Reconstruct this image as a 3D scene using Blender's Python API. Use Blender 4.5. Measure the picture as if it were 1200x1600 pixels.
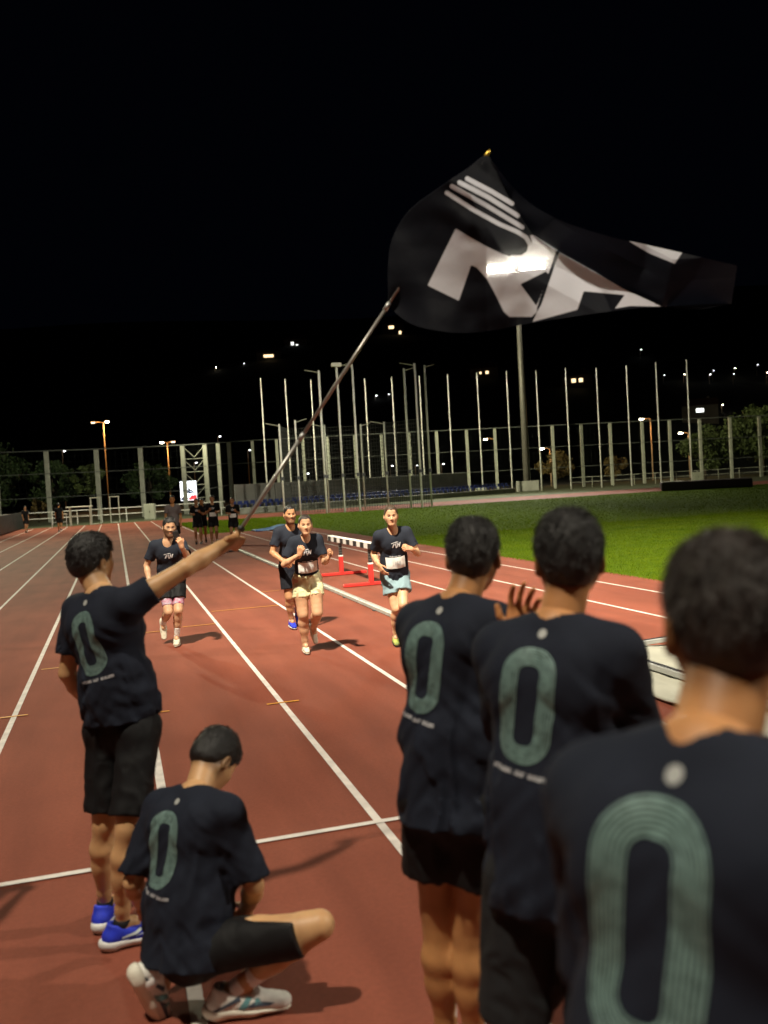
import bpy, bmesh, math, random
import numpy as np
from mathutils import Vector, Matrix
from mathutils.bvhtree import BVHTree

for o in list(bpy.data.objects):
    bpy.data.objects.remove(o)
SC = bpy.context.scene
COL = SC.collection
rng = np.random.default_rng(7)
random.seed(7)
V3 = lambda *a: np.array(a, float)

# ------------------------------------------------------------------ camera
CAM_H = 1.985
R_AX = V3(0.9568484, -0.28483536, -0.05753218)
U_AX = V3(0.06461509, 0.0155242, 0.9977895)
D_AX = V3(0.28331259, 0.95845074, -0.03325897)
cam_data = bpy.data.cameras.new('camera')
cam = bpy.data.objects.new('camera', cam_data)
COL.objects.link(cam)
m = Matrix.Identity(4)
for i in range(3):
    m[i][0], m[i][1], m[i][2] = R_AX[i], U_AX[i], -D_AX[i]
m[2][3] = CAM_H
cam.matrix_world = m
cam_data.sensor_fit = 'HORIZONTAL'
cam_data.sensor_width = 24.0
cam_data.lens = 28.4
cam_data.clip_start = 0.05
cam_data.clip_end = 3000
cam_data.dof.use_dof = True
cam_data.dof.focus_distance = 10.3
cam_data.dof.aperture_fstop = 1.7
SC.camera = cam

# ------------------------------------------------------------------ night sky
W = bpy.data.worlds.new('World')
SC.world = W
W.use_nodes = True
bg = W.node_tree.nodes['Background']
bg.inputs[0].default_value = (0.30, 0.42, 1.0, 1)
bg.inputs[1].default_value = 0.0012

# ------------------------------------------------------------------ floodlights (lamps of the three masts built below)
def floodlight(loc, target, power, size, blend, colour, radius=0.55):
    l = bpy.data.lights.new('floodlight_beam', 'SPOT')
    l.energy = power * 0.42; l.color = colour; l.spot_size = math.radians(size)
    l.spot_blend = blend; l.shadow_soft_size = radius
    o = bpy.data.objects.new('floodlight_beam', l)
    COL.objects.link(o)
    ahead = Vector((target[0] - loc[0], target[1] - loc[1], 0)).normalized() * 1.6
    loc = Vector(loc) + ahead - Vector((0, 0, .2))          # in front of the lamp housings
    o.location = loc
    o.rotation_euler = (Vector(target) - Vector(loc)).to_track_quat('-Z', 'Y').to_euler()
    return o
MAST_NEAR = (-9.0, -4.5, 28.0)      # beside the camera, outside the frame
MAST_RIGHT = (34.0, -9.0, 26.0)      # beyond the infield behind the camera, outside the frame
MAST_END = (-12.0, 72.0, 24.0)       # beyond the end of the straight, outside the frame
MAST_FAR = (44.9, 94.1, 24.9)        # seen through the flag
floodlight(MAST_NEAR, (10.0, 16.5, 0), 375000, 36, 1.0, (1.0, 0.90, 0.70))
floodlight(MAST_NEAR, (2.0, 8.0, 0), 76000, 90, 1.0, (1.0, 0.90, 0.72))
floodlight(MAST_RIGHT, (4.0, 8.0, 0), 72000, 60, 1.0, (1.0, 0.92, 0.76))
floodlight(MAST_RIGHT, (10.0, 55.0, 2.0), 440000, 27, 1.0, (1.0, 0.95, 0.70))
floodlight(MAST_END, (4.0, 66.0, 0), 100000, 80, 1.0, (1.0, 0.96, 0.68))
floodlight(MAST_END, (-2.0, 36.0, 0), 118000, 44, 1.0, (1.0, 0.97, 0.66))
floodlight(MAST_END, (42.0, 98.0, 4.0), 480000, 58, 1.0, (1.0, 0.95, 0.62))
floodlight(MAST_END, (3.0, 88.0, 2.0), 9000, 90, 1.0, (1.0, 0.96, 0.74))
floodlight(MAST_FAR, (30.0, 70.0, 0), 200000, 54, 1.0, (1.0, 0.95, 0.82))

SC.view_settings.view_transform = 'Standard'
SC.view_settings.look = 'None'
SC.view_settings.exposure = 0.0
SC.view_settings.gamma = 1.0

# ------------------------------------------------------------------ helpers
def tag(o, label=None, cat=None, group=None, kind=None):
    if label: o['label'] = label
    if cat: o['category'] = cat
    if group: o['group'] = group
    if kind: o['kind'] = kind
    return o

def link(name, me, parent=None, loc=None):
    o = bpy.data.objects.new(name, me)
    COL.objects.link(o)
    if parent is not None: o.parent = parent
    if loc is not None: o.location = loc
    return o

def empty(name, loc=(0, 0, 0), rz=0.0):
    o = bpy.data.objects.new(name, None)
    COL.objects.link(o)
    o.location = loc; o.rotation_euler = (0, 0, rz)
    return o

def mesh_from(name, verts, faces, mat=None, smooth=False):
    me = bpy.data.meshes.new(name)
    verts = np.asarray(verts, dtype=np.float32)
    if isinstance(faces, np.ndarray):
        n, k = faces.shape
        me.vertices.add(len(verts)); me.vertices.foreach_set('co', verts.ravel())
        me.loops.add(n * k); me.loops.foreach_set('vertex_index', faces.astype(np.int32).ravel())
        me.polygons.add(n); me.polygons.foreach_set('loop_start', np.arange(0, n * k, k, dtype=np.int32))
        me.update(calc_edges=True); me.validate()
    else:
        me.from_pydata([tuple(map(float, v)) for v in verts], [], faces)
    if smooth: me.polygons.foreach_set('use_smooth', np.ones(len(me.polygons), bool))
    if mat: me.materials.append(mat)
    return me

class MB:
    """collects boxes, tubes and sheets into one mesh"""
    def __init__(s): s.v = []; s.f = []
    def add(s, v, f):
        n = len(s.v); s.v += [tuple(map(float, p)) for p in v]; s.f += [tuple(i + n for i in q) for q in f]; return s
    def box(s, c, d, rz=0.0, bev=0.0):
        c = np.array(c, float); hx, hy, hz = np.array(d, float) / 2
        b = min(bev, hx * .9, hy * .9, hz * .9)
        ca, sa = math.cos(rz), math.sin(rz)
        if b <= 0:
            pts = [(x, y, z) for z in (-hz, hz) for y in (-hy, hy) for x in (-hx, hx)]
            fs = [(0, 2, 3, 1), (4, 5, 7, 6), (0, 1, 5, 4), (2, 6, 7, 3), (0, 4, 6, 2), (1, 3, 7, 5)]
        else:
            bm = bmesh.new(); bmesh.ops.create_cube(bm, size=1.0)
            for v in bm.verts: v.co = (v.co.x * 2 * hx, v.co.y * 2 * hy, v.co.z * 2 * hz)
            bmesh.ops.bevel(bm, geom=list(bm.edges), offset=b, segments=1, affect='EDGES')
            pts = [tuple(v.co) for v in bm.verts]; bm.verts.index_update()
            fs = [tuple(v.index for v in f.verts) for f in bm.faces]; bm.free()
        pts = [(c[0] + x * ca - y * sa, c[1] + x * sa + y * ca, c[2] + z) for x, y, z in pts]
        return s.add(pts, fs)
    def tube(s, pts, rad, n=8, caps=True):
        pts = [np.array(p, float) for p in pts]
        if not hasattr(rad, '__len__'): rad = [rad] * len(pts)
        rings = []
        ref = None
        for i, p in enumerate(pts):
            t = pts[min(i + 1, len(pts) - 1)] - pts[max(i - 1, 0)]
            t = t / (np.linalg.norm(t) + 1e-9)
            if ref is None:
                ref = np.cross(t, V3(0, 0, 1)) if abs(t[2]) < .9 else np.cross(t, V3(0, 1, 0))
            a = ref - t * (ref @ t); a /= np.linalg.norm(a) + 1e-9; b = np.cross(t, a); ref = a
            rings.append([p + rad[i] * (math.cos(2 * math.pi * k / n) * a + math.sin(2 * math.pi * k / n) * b) for k in range(n)])
        v = [q for r in rings for q in r]
        f = [(i * n + k, i * n + (k + 1) % n, (i + 1) * n + (k + 1) % n, (i + 1) * n + k) for i in range(len(pts) - 1) for k in range(n)]
        if caps:
            f.append(tuple(range(n - 1, -1, -1))); f.append(tuple((len(pts) - 1) * n + k for k in range(n)))
        return s.add(v, f)
    def sheet(s, x0, x1, y0, y1, z):
        return s.add([(x0, y0, z), (x1, y0, z), (x1, y1, z), (x0, y1, z)], [(0, 1, 2, 3)])
    def mesh(s, name, mat=None, smooth=False): return mesh_from(name, s.v, s.f, mat, smooth)
    def build(s, name, mat=None, parent=None, loc=None, smooth=False): return link(name, s.mesh(name, mat, smooth), parent, loc)

# ------------------------------------------------------------------ materials
def mat(name, col, rough=.7, metal=0.0, bump=0.0, bscale=40.0, var=0.0, vscale=6.0, spec=.5, sheen=0.0, emit=None, estr=0.0, col2=None, coord='Object', detail=6.0):
    m = bpy.data.materials.new(name); m.use_nodes = True
    nt = m.node_tree; N = nt.nodes; L = nt.links
    b = N['Principled BSDF']
    b.inputs['Base Color'].default_value = (*col, 1); b.inputs['Roughness'].default_value = rough
    b.inputs['Metallic'].default_value = metal; b.inputs['Specular IOR Level'].default_value = spec
    if sheen: b.inputs['Sheen Weight'].default_value = sheen
    if emit: b.inputs['Emission Color'].default_value = (*emit, 1); b.inputs['Emission Strength'].default_value = estr
    if var or bump:
        tc = N.new('ShaderNodeTexCoord')
    if var:
        n = N.new('ShaderNodeTexNoise'); n.inputs['Scale'].default_value = vscale; n.inputs['Detail'].default_value = detail
        L.new(tc.outputs[coord], n.inputs['Vector'])
        r = N.new('ShaderNodeValToRGB'); e = r.color_ramp.elements
        e[0].position = .3; e[1].position = .7
        c2 = col2 if col2 else tuple(min(1, c * (1 + var)) for c in col)
        c1 = tuple(c * (1 - var) for c in col) if not col2 else col
        e[0].color = (*c1, 1); e[1].color = (*c2, 1)
        L.new(n.outputs['Fac'], r.inputs['Fac']); L.new(r.outputs['Color'], b.inputs['Base Color'])
    if bump:
        n2 = N.new('ShaderNodeTexNoise'); n2.inputs['Scale'].default_value = bscale; n2.inputs['Detail'].default_value = 4
        L.new(tc.outputs[coord], n2.inputs['Vector'])
        bp = N.new('ShaderNodeBump'); bp.inputs['Strength'].default_value = bump; bp.inputs['Distance'].default_value = .01
        L.new(n2.outputs['Fac'], bp.inputs['Height']); L.new(bp.outputs['Normal'], b.inputs['Normal'])
    return m

def emat(name, col, strength):
    m = bpy.data.materials.new(name); m.use_nodes = True
    b = m.node_tree.nodes['Principled BSDF']
    b.inputs['Base Color'].default_value = (.02, .02, .02, 1)
    b.inputs['Emission Color'].default_value = (*col, 1); b.inputs['Emission Strength'].default_value = strength
    return m

def skin_mat(name, col):
    m = bpy.data.materials.new(name); m.use_nodes = True
    nt = m.node_tree; N = nt.nodes; L = nt.links; b = N['Principled BSDF']
    at = N.new('ShaderNodeAttribute'); at.attribute_name = 'tint'
    tc = N.new('ShaderNodeTexCoord'); n = N.new('ShaderNodeTexNoise'); n.inputs['Scale'].default_value = 14; n.inputs['Detail'].default_value = 5
    L.new(tc.outputs['Object'], n.inputs['Vector'])
    r = N.new('ShaderNodeValToRGB'); e = r.color_ramp.elements; e[0].position = .3; e[1].position = .75
    e[0].color = (col[0] * .86, col[1] * .80, col[2] * .78, 1); e[1].color = (col[0] * 1.08, col[1] * 1.05, col[2] * 1.0, 1)
    L.new(n.outputs['Fac'], r.inputs['Fac'])
    mx = N.new('ShaderNodeMix'); mx.data_type = 'RGBA'; mx.blend_type = 'MULTIPLY'; mx.inputs[0].default_value = 1
    L.new(r.outputs['Color'], mx.inputs[6]); L.new(at.outputs['Color'], mx.inputs[7])
    L.new(mx.outputs[2], b.inputs['Base Color'])
    b.inputs['Roughness'].default_value = .48; b.inputs['Specular IOR Level'].default_value = .4
    b.inputs['Subsurface Weight'].default_value = .12; b.inputs['Subsurface Radius'].default_value = (.012, .005, .003)
    n2 = N.new('ShaderNodeTexNoise'); n2.inputs['Scale'].default_value = 180
    L.new(tc.outputs['Object'], n2.inputs['Vector'])
    bp = N.new('ShaderNodeBump'); bp.inputs['Strength'].default_value = .12; bp.inputs['Distance'].default_value = .004
    L.new(n2.outputs['Fac'], bp.inputs['Height']); L.new(bp.outputs['Normal'], b.inputs['Normal'])
    return m

M = {}
M['white_paint'] = mat('white_paint', (.74, .72, .68), .6, var=.10, vscale=9, bump=.15, bscale=120)
M['alu'] = mat('aluminium', (.50, .51, .50), .42, .55, var=.14, vscale=5)
M['steel_pale'] = mat('pale_painted_steel', (.42, .43, .36), .5, .2, var=.12, vscale=2)
M['steel_dark'] = mat('dark_steel', (.04, .04, .045), .5, .4)
M['wire'] = mat('fence_wire', (.16, .17, .16), .5, .3)
M['concrete'] = mat('concrete', (.30, .30, .27), .85, var=.18, vscale=1.6, bump=.2)
M['red_paint'] = mat('red_paint', (.62, .035, .03), .4, var=.12, vscale=8)
M['black_paint'] = mat('black_paint', (.018, .018, .02), .45)
M['blue_seat'] = mat('blue_plastic', (.018, .035, .17), .5)
M['bark'] = mat('bark', (.06, .045, .03), .9, var=.3, bump=.4)
M['net'] = mat('net_cord', (.035, .04, .038), .9)
# ------------------------------------------------------------------ smooth solid modelling (distance fields -> one continuous surface)
def unit(v):
    v = np.asarray(v, float); return v / (np.linalg.norm(v) + 1e-12)

def vnoise(p, seed=0):
    """value noise in [-1,1] at points p (n,3)"""
    i = np.floor(p).astype(np.int64); f = p - i; f = f * f * (3 - 2 * f)
    def hsh(a, b, c):
        h = (a * 374761393 + b * 668265263 + c * 2147483647 + seed * 1274126177) & 0xffffffff
        h = ((h ^ (h >> 13)) * 1274126177) & 0xffffffff
        return ((h ^ (h >> 16)) & 0xffff) / 32767.5 - 1
    r = 0
    for dx in (0, 1):
        wx = f[:, 0] if dx else 1 - f[:, 0]
        for dy in (0, 1):
            wy = f[:, 1] if dy else 1 - f[:, 1]
            for dz in (0, 1):
                wz = f[:, 2] if dz else 1 - f[:, 2]
                r = r + wx * wy * wz * hsh(i[:, 0] + dx, i[:, 1] + dy, i[:, 2] + dz)
    return r

class Vol:
    def __init__(s, lo, hi, h):
        s.h = h; s.lo = np.array(lo, float) - 2 * h
        n = np.ceil((np.array(hi, float) + 2 * h - s.lo) / h).astype(int) + 1
        s.n = n; s.d = np.full(n, .07, np.float32)
        s.ax = [(s.lo[i] + h * np.arange(n[i])).astype(np.float32) for i in range(3)]
    def region(s, lo, hi):
        a = np.clip(np.floor((np.array(lo) - s.lo) / s.h).astype(int), 0, s.n - 1)
        b = np.clip(np.ceil((np.array(hi) - s.lo) / s.h).astype(int) + 1, 1, s.n)
        if np.any(b <= a): return None, None
        sl = tuple(slice(a[i], b[i]) for i in range(3))
        g = [s.ax[i][sl[i]] for i in range(3)]
        return sl, (g[0][:, None, None], g[1][None, :, None], g[2][None, None, :])
    def merge(s, sl, e, k, op):
        d = s.d[sl]
        if op == 'add':
            h = np.clip(.5 + .5 * (e - d) / k, 0, 1)
            s.d[sl] = e + (d - e) * h - k * h * (1 - h)
        else:                                    # subtract
            h = np.clip(.5 - .5 * (d + e) / k, 0, 1)
            s.d[sl] = d + (-e - d) * h + k * h * (1 - h)
    def cone(s, a, b, ra, rb, k=.02, flat=None, cut=None, op='add', cuta=None):
        a = np.asarray(a, float); b = np.asarray(b, float); r = max(ra, rb) / (min(1, flat[1]) if flat is not None else 1) + k + 2 * s.h
        sl, g = s.region(np.minimum(a, b) - r, np.maximum(a, b) + r)
        if sl is None: return s
        ba = b - a; L2 = ba @ ba + 1e-12
        q = [g[i] - np.float32(a[i]) for i in range(3)]
        t = np.clip((q[0] * ba[0] + q[1] * ba[1] + q[2] * ba[2]) / L2, 0, 1).astype(np.float32)
        w = [q[i] - t * np.float32(ba[i]) for i in range(3)]
        rad = ra + t * (rb - ra)
        w2 = w[0] ** 2 + w[1] ** 2 + w[2] ** 2
        if flat is not None:
            ax, fa = flat
            wn = w[0] * ax[0] + w[1] * ax[1] + w[2] * ax[2]
            w2 = w2 + (fa * fa - 1) * wn ** 2
            e = (np.sqrt(w2) - rad) / (.5 + .5 * fa)
        else:
            e = np.sqrt(w2) - rad
        for cc in (cut, cuta):
            if cc is not None:
                c, nn = cc
                e = np.maximum(e, (g[0] - c[0]) * nn[0] + (g[1] - c[1]) * nn[1] + (g[2] - c[2]) * nn[2])
        s.merge(sl, e.astype(np.float32), k, op); return s
    def chain(s, pts, rads, k=.015, **kw):
        for i in range(len(pts) - 1): s.cone(pts[i], pts[i + 1], rads[i], rads[i + 1], k, **kw)
        return s
    def ell(s, c, r, k=.02, op='add', R=None):
        c = np.asarray(c, float); r = np.asarray(r, float); m = r.max() + k + 2 * s.h
        sl, g = s.region(c - m, c + m)
        if sl is None: return s
        q = [g[i] - np.float32(c[i]) for i in range(3)]
        if R is not None: q = [q[0] * R[i][0] + q[1] * R[i][1] + q[2] * R[i][2] for i in range(3)]
        k0 = np.sqrt((q[0] / r[0]) ** 2 + (q[1] / r[1]) ** 2 + (q[2] / r[2]) ** 2)
        k1 = np.sqrt((q[0] / r[0] ** 2) ** 2 + (q[1] / r[1] ** 2) ** 2 + (q[2] / r[2] ** 2) ** 2) + 1e-6
        s.merge(sl, (k0 * (k0 - 1) / k1).astype(np.float32), k, op); return s
    def cutplane(s, c, n):
        g = (s.ax[0][:, None, None], s.ax[1][None, :, None], s.ax[2][None, None, :])
        s.d = np.maximum(s.d, ((g[0] - c[0]) * n[0] + (g[1] - c[1]) * n[1] + (g[2] - c[2]) * n[2]).astype(np.float32)); return s
    def displace(s, fn, band=.035):
        idx = np.nonzero(np.abs(s.d) < band)
        p = np.stack([s.ax[i][idx[i]] for i in range(3)], 1).astype(float)
        s.d[idx] += fn(p).astype(np.float32); return s
    def surface(s):
        """naive surface nets"""
        d = s.d; ins = d < 0
        c = ins[:-1, :-1, :-1].astype(np.int8)
        for dx in (0, 1):
            for dy in (0, 1):
                for dz in (0, 1):
                    if dx or dy or dz:
                        c = c + ins[dx:d.shape[0] - 1 + dx, dy:d.shape[1] - 1 + dy, dz:d.shape[2] - 1 + dz]
        act = (c > 0) & (c < 8)
        I, J, K = np.nonzero(act)
        vid = np.full(act.shape, -1, np.int32); vid[I, J, K] = np.arange(len(I))
        cs = [(a, b, e) for a in (0, 1) for b in (0, 1) for e in (0, 1)]
        val = {q: d[I + q[0], J + q[1], K + q[2]] for q in cs}
        acc = np.zeros((len(I), 3), np.float32); cnt = np.zeros(len(I), np.float32)
        for a in cs:
            for x in range(3):
                if a[x] == 0:
                    b = list(a); b[x] = 1; b = tuple(b)
                    va, vb = val[a], val[b]; mk = (va < 0) != (vb < 0)
                    t = np.where(mk, va / np.where(mk, va - vb, 1), 0)
                    for y in range(3): acc[:, y] += np.where(mk, a[y] + (t if y == x else 0), 0)
                    cnt += mk
        v = np.stack([I, J, K], 1) + acc / cnt[:, None]
        v = s.lo + v * s.h
        fs = []
        for x in range(3):
            y, z = (x + 1) % 3, (x + 2) % 3
            s0 = [slice(1, -1)] * 3; s1 = [slice(1, -1)] * 3
            s0[x] = slice(0, -1); s1[x] = slice(1, None)
            i0, i1 = ins[tuple(s0)], ins[tuple(s1)]
            for sgn in (0, 1):
                mk = (i0 & ~i1) if sgn == 0 else (~i0 & i1)
                P = np.stack(np.nonzero(mk), 1)
                if not len(P): continue
                off = np.ones(3, int); off[x] = 0
                P = P + off
                ey = np.eye(3, dtype=int)[y]; ez = np.eye(3, dtype=int)[z]
                q = [P - ey - ez, P - ez, P, P - ey]
                ids = [vid[w[:, 0], w[:, 1], w[:, 2]] for w in q]
                f = np.stack(ids if sgn == 0 else ids[::-1], 1)
                fs.append(f)
        f = np.concatenate(fs) if fs else np.zeros((0, 4), int)
        f = f[(f >= 0).all(1)]
        return v, f

def bounds(pts, r):
    p = np.array(pts); return p.min(0) - r, p.max(0) + r

# ------------------------------------------------------------------ people
SKIN = {}
def frame_from(look_deg, pitch, roll):
    """head axes: x = its right, y = where it looks, z = up; heading clockwise from +Y"""
    a, p, r = map(math.radians, (look_deg, pitch, roll))
    f = V3(math.sin(a) * math.cos(p), math.cos(a) * math.cos(p), math.sin(p))
    x = unit(np.cross(f, V3(0, 0, 1))); u = np.cross(x, f)
    x2 = math.cos(r) * x + math.sin(r) * u; u2 = np.cross(x2, f)
    return np.stack([x2, f, u2])          # rows

def head_mesh(hs, neck_l, h, style):
    """head and neck in head axes, origin between the ears at eye level"""
    vol = Vol((-.115, -.16, min(-.20, neck_l[2] - .06)), (.115, .15, .14), h)
    vol.ell((0, -.014, .028), (.077, .098, .088), .02)
    vol.ell((0, .022, -.030), (.061, .070, .078), .03)
    for x in (-1, 1):
        vol.cone((x * .054, -.012, -.045), (x * .018, .066, -.098), .018, .017, .028)
        vol.ell((x * .038, .050, -.024), (.026, .028, .028), .035)
        vol.cone((x * .012, .084, .018), (x * .044, .068, .017), .010, .008, .014)
    vol.ell((0, .052, -.060), (.040, .034, .042), .03)
    vol.ell((0, .070, -.103), (.021, .018, .016), .025)
    if style.get('beard', 0) > .5:
        for x in (-1, 1): vol.cone((x * .056, .0, -.050), (x * .016, .066, -.106), .019, .022, .025)
    vol.ell((0, .066, .055), (.048, .022, .035), .03)
    for x in (-1, 1): vol.ell((x * .031, .092, .001), (.016, .012, .009), .010, 'sub')
    for x in (-1, 1): vol.ell((x * .031, .0765, .0), (.0125, .010, .0095), .003)
    vol.cone((0, .088, .006), (0, .107, -.034), .0075, .0115, .010)
    for x in (-1, 1): vol.ell((x * .011, .097, -.038), (.009, .010, .008), .006)
    vol.ell((0, .088, -.062), (.022, .010, .0055), .004)
    vol.ell((0, .087, -.073), (.019, .010, .006), .004)
    for x in (-1, 1):
        vol.ell((x * .081, -.014, -.012), (.011, .020, .032), .006)
        vol.ell((x * .087, -.010, -.008), (.006, .011, .019), .004, 'sub')
    nr = style.get('neck', .055)
    vol.cone((0, -.028, -.035), neck_l, nr, nr * 1.02, .022)
    v, f = vol.surface()
    t = np.ones((len(v), 3)); x, y, z = np.abs(v[:, 0]), v[:, 1], v[:, 2]
    def sm(a, b, q): w = np.clip((q - a) / (b - a), 0, 1); return w * w * (3 - 2 * w)
    def mix(w, c): t[:] = t * (1 - w[:, None]) + t * np.array(c) * w[:, None]
    front = sm(.045, .06, y)
    mix(front * (1 - sm(.8, 1.15, ((x / .024) ** 2 + ((z + .067) / .0105) ** 2))), style.get('lips', (.86, .62, .58)))
    mix(front * (1 - sm(.7, 1.3, (((x - .031) / .0160) ** 2 + ((z + .001) / .0085) ** 2))), (.12, .10, .09))
    mix(front * (1 - sm(.6, 1.3, (((x - .031) / .022) ** 2 + ((z - .0185 + .25 * (x - .031) ** 2 * 8) / .0058) ** 2))), style.get('brow', (.25, .18, .14)))
    bd = style.get('beard', 0)
    if bd:
        w = sm(-.030, -.046, z - .55 * np.clip(x - .028, 0, 1)) * sm(-.01, .02, y + .02) * (1 - .9 * (1 - sm(.8, 1.3, ((x / .022) ** 2 + ((z + .067) / .009) ** 2))))
        w = w * sm(-.155, -.125, z)
        mix(w * bd, (.16, .12, .10))
    st = style.get('stub', 0)                                # hair clipped to the skin at the nape
    if st: mix(st * sm(.03, -.02, y) * sm(-.095, -.05, z), (.22, .19, .18))
    return v * hs, f, t

def hair_mesh(hs, h, st):
    vol = Vol((-.125, -.15, -.12), (.125, .14, .17), h)
    tt, ts = st.get('top', .016), st.get('side', .007)
    vol.ell((0, -.014, .030 + tt * .35), (.078 + ts, .099 + ts, .087 + tt), .02)
    vol.ell((0, .030, .070), (.058, .058, .030 + tt), .025)
    vol.ell((0, -.050, -.010), (.062 + ts, .062 + ts, .070), .02)
    g = (vol.ax[0][:, None, None], vol.ax[1][None, :, None], vol.ax[2][None, None, :])
    # hairline all round the head: forehead, temples, round the ears, nape
    fz, nz = st.get('fz', .064), st.get('nape', -.078)
    ang = np.degrees(np.arctan2(g[1] + .015, np.abs(g[0]) + 1e-6)) + 0 * g[2]
    zl = np.interp(ang[:, :, 0], [-90, -45, -27, -16, -6, 6, 14, 24, 36, 58, 90], [nz, nz + .006, -.046, -.012, .012, .008, -.022, -.012, .030, fz - .008, fz])[:, :, None]
    e = ((zl - g[2]) * .5).astype(np.float32)
    k = .012
    hh = np.clip(.5 - .5 * (vol.d - e) / k, 0, 1)
    vol.d = (vol.d + (e - vol.d) * hh + k * hh * (1 - hh)).astype(np.float32)
    am = st.get('rough', .006); sd = st.get('seed', 1)
    vol.displace(lambda p: am * vnoise(p * V3(60, 60, 38), sd) + am * .6 * vnoise(p * V3(140, 140, 80), sd + 1))
    if st.get('bun'): vol.ell((0, -.122, .02), (.028, .026, .028), .02)
    v, f = vol.surface()
    return v * hs, f

def strands(v, f, n, length, seed, spread=.5, sweep=(0, 0, 0), low=-.03, wid=.0011):
    """short tapering hairs growing from the hair surface"""
    r = np.random.default_rng(seed)
    tri = f[r.integers(0, len(f), n)]
    P = v[tri].mean(1) + (v[tri[:, 0]] - v[tri[:, 2]]) * (r.random((n, 1)) - .5)
    nm = np.cross(v[tri[:, 1]] - v[tri[:, 0]], v[tri[:, 2]] - v[tri[:, 0]])
    nm /= np.linalg.norm(nm, axis=1)[:, None] + 1e-9
    L = length * (.5 + .8 * r.random((n, 1))) * np.clip((P[:, 2:3] - low) / .08 + .35, .25, 1.1)
    # lie along the head, away from the crown
    fl = P - np.array([0, -.02, .16]); fl = fl - nm * (fl * nm).sum(1)[:, None]; fl /= np.linalg.norm(fl, axis=1)[:, None] + 1e-9
    d1 = fl * .9 + nm * .34 + r.normal(0, spread * .42, (n, 3)) + np.array(sweep) * .3; d1 /= np.linalg.norm(d1, axis=1)[:, None]
    d2 = d1 * .8 + fl * .5 - nm * .12 + r.normal(0, .12, (n, 3)); d2 /= np.linalg.norm(d2, axis=1)[:, None]
    sd = np.cross(d1, r.normal(0, 1, (n, 3))); sd /= np.linalg.norm(sd, axis=1)[:, None] + 1e-9
    P0 = P - nm * .003; P1 = P0 + d1 * L * .6; P2 = P1 + d2 * L * .5
    vs = np.concatenate([P0 - sd * wid, P0 + sd * wid, P1 - sd * wid * .8, P1 + sd * wid * .8, P2])
    i = np.arange(n)
    t = np.concatenate([np.stack([i, i + n, i + 3 * n], 1), np.stack([i, i + 3 * n, i + 2 * n], 1), np.stack([i + 2 * n, i + 3 * n, i + 4 * n], 1)])
    return vs, t

def hand_mesh(s, side, curl, h, spread=0.0, thumb=0.0):
    """hand in its own axes: y along the fingers, palm towards -z; side -1 = right hand (thumb at -x), +1 = left"""
    vol = Vol((-.08, -.05, -.12), (.08, .24, .05), h)
    q = side
    kn = [(.031, .088), (.011, .094), (-.010, .090), (-.029, .080)]
    ln = [(.043, .026, .021), (.047, .030, .022), (.043, .028, .021), (.034, .021, .019)]
    for i, (x, y) in enumerate(kn):
        vol.cone((q * x * .62, .0, 0), (q * x, y, .002), .0150, .0112, .014)
        a = 0.0; p = V3(q * x, y, .002); sx = q * x * spread * 6
        for j, l in enumerate(ln[i]):
            a += math.radians(curl[j])
            d = unit(V3(sx * (1 if j == 0 else .4), math.cos(a), -math.sin(a)))
            p2 = p + d * l
            vol.cone(p, p2, .0100 - .0008 * j, .0093 - .0010 * j, .003)
            p = p2
    vol.cone((q * .012, .02, -.006), (q * .030, .035, -.012), .017, .014, .014)
    b = V3(q * .036, .040, -.012); c = b + unit(V3(q * (.75 - thumb * .8), .75, -.25 - thumb * .5)) * .036; e = c + unit(V3(q * (.25 - thumb), .9 - thumb * .3, -.2 - thumb * .6)) * .030
    vol.cone(b, c, .0125, .0105, .006).cone(c, e, .0105, .0088, .003)
    vol.cone((0, -.03, 0), (0, .01, 0), .023, .025, .02, flat=((0, 0, 1), 1.35))
    v, f = vol.surface(); return v * s, f

def shoe_meshes(s, h, low=False):
    """upper and sole, toe towards +y, sole bottom at z=0, ankle above the origin"""
    up = Vol((-.07, -.10, 0), (.07, .25, .16), h)
    up.cone((0, -.050, .052), (0, .060, .052), .039, .041, .02)
    up.cone((0, .060, .050), (.004, .172, .040), .042, .036, .02, flat=((0, 0, 1), 1.15))
    up.cone((0, -.042, .060), (0, -.030, .100), .034, .036, .02)
    up.cone((0, -.01, .078), (0, .075, .062), .037, .034, .02)
    up.cone((0, -.012, .105), (0, -.004, .17), .030, .036, .008, op='sub')
    up.cutplane((0, 0, .022), (0, 0, -1))
    up.cutplane((0, -.012, .106), (0, .25, 1))
    so = Vol((-.07, -.12, -.02), (.07, .25, .07), h)
    so.cone((0, -.052, .030), (0, .065, .030), .043, .043, .015, flat=((0, 0, 1), 1.35))
    so.cone((0, .065, .030), (.004, .178, .034), .046, .038, .015, flat=((0, 0, 1), 1.5))
    so.cone((0, -.075, .034), (0, -.05, .03), .028, .036, .02)
    so.cutplane((0, 0, .042), (0, 0.10, 1)); so.cutplane((0, 0, 0), (0, 0, -1)); so.cutplane((0, .19, .004), (0, .22, -1))
    a = up.surface(); b = so.surface()
    return (a[0] * s, a[1]), (b[0] * s, b[1])

def to_world(v, Rrows, o): return v @ Rrows + np.asarray(o)

def smooth_obj(name, v, f, mt, parent, origin, tint=None):
    me = mesh_from(name, v - np.asarray(origin), f, mt, True)
    if tint is not None:
        at = me.attributes.new('tint', 'FLOAT_COLOR', 'POINT')
        at.data.foreach_set('color', np.concatenate([tint, np.ones((len(tint), 1))], 1).astype(np.float32).ravel())
    return link(name, me, parent)

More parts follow.
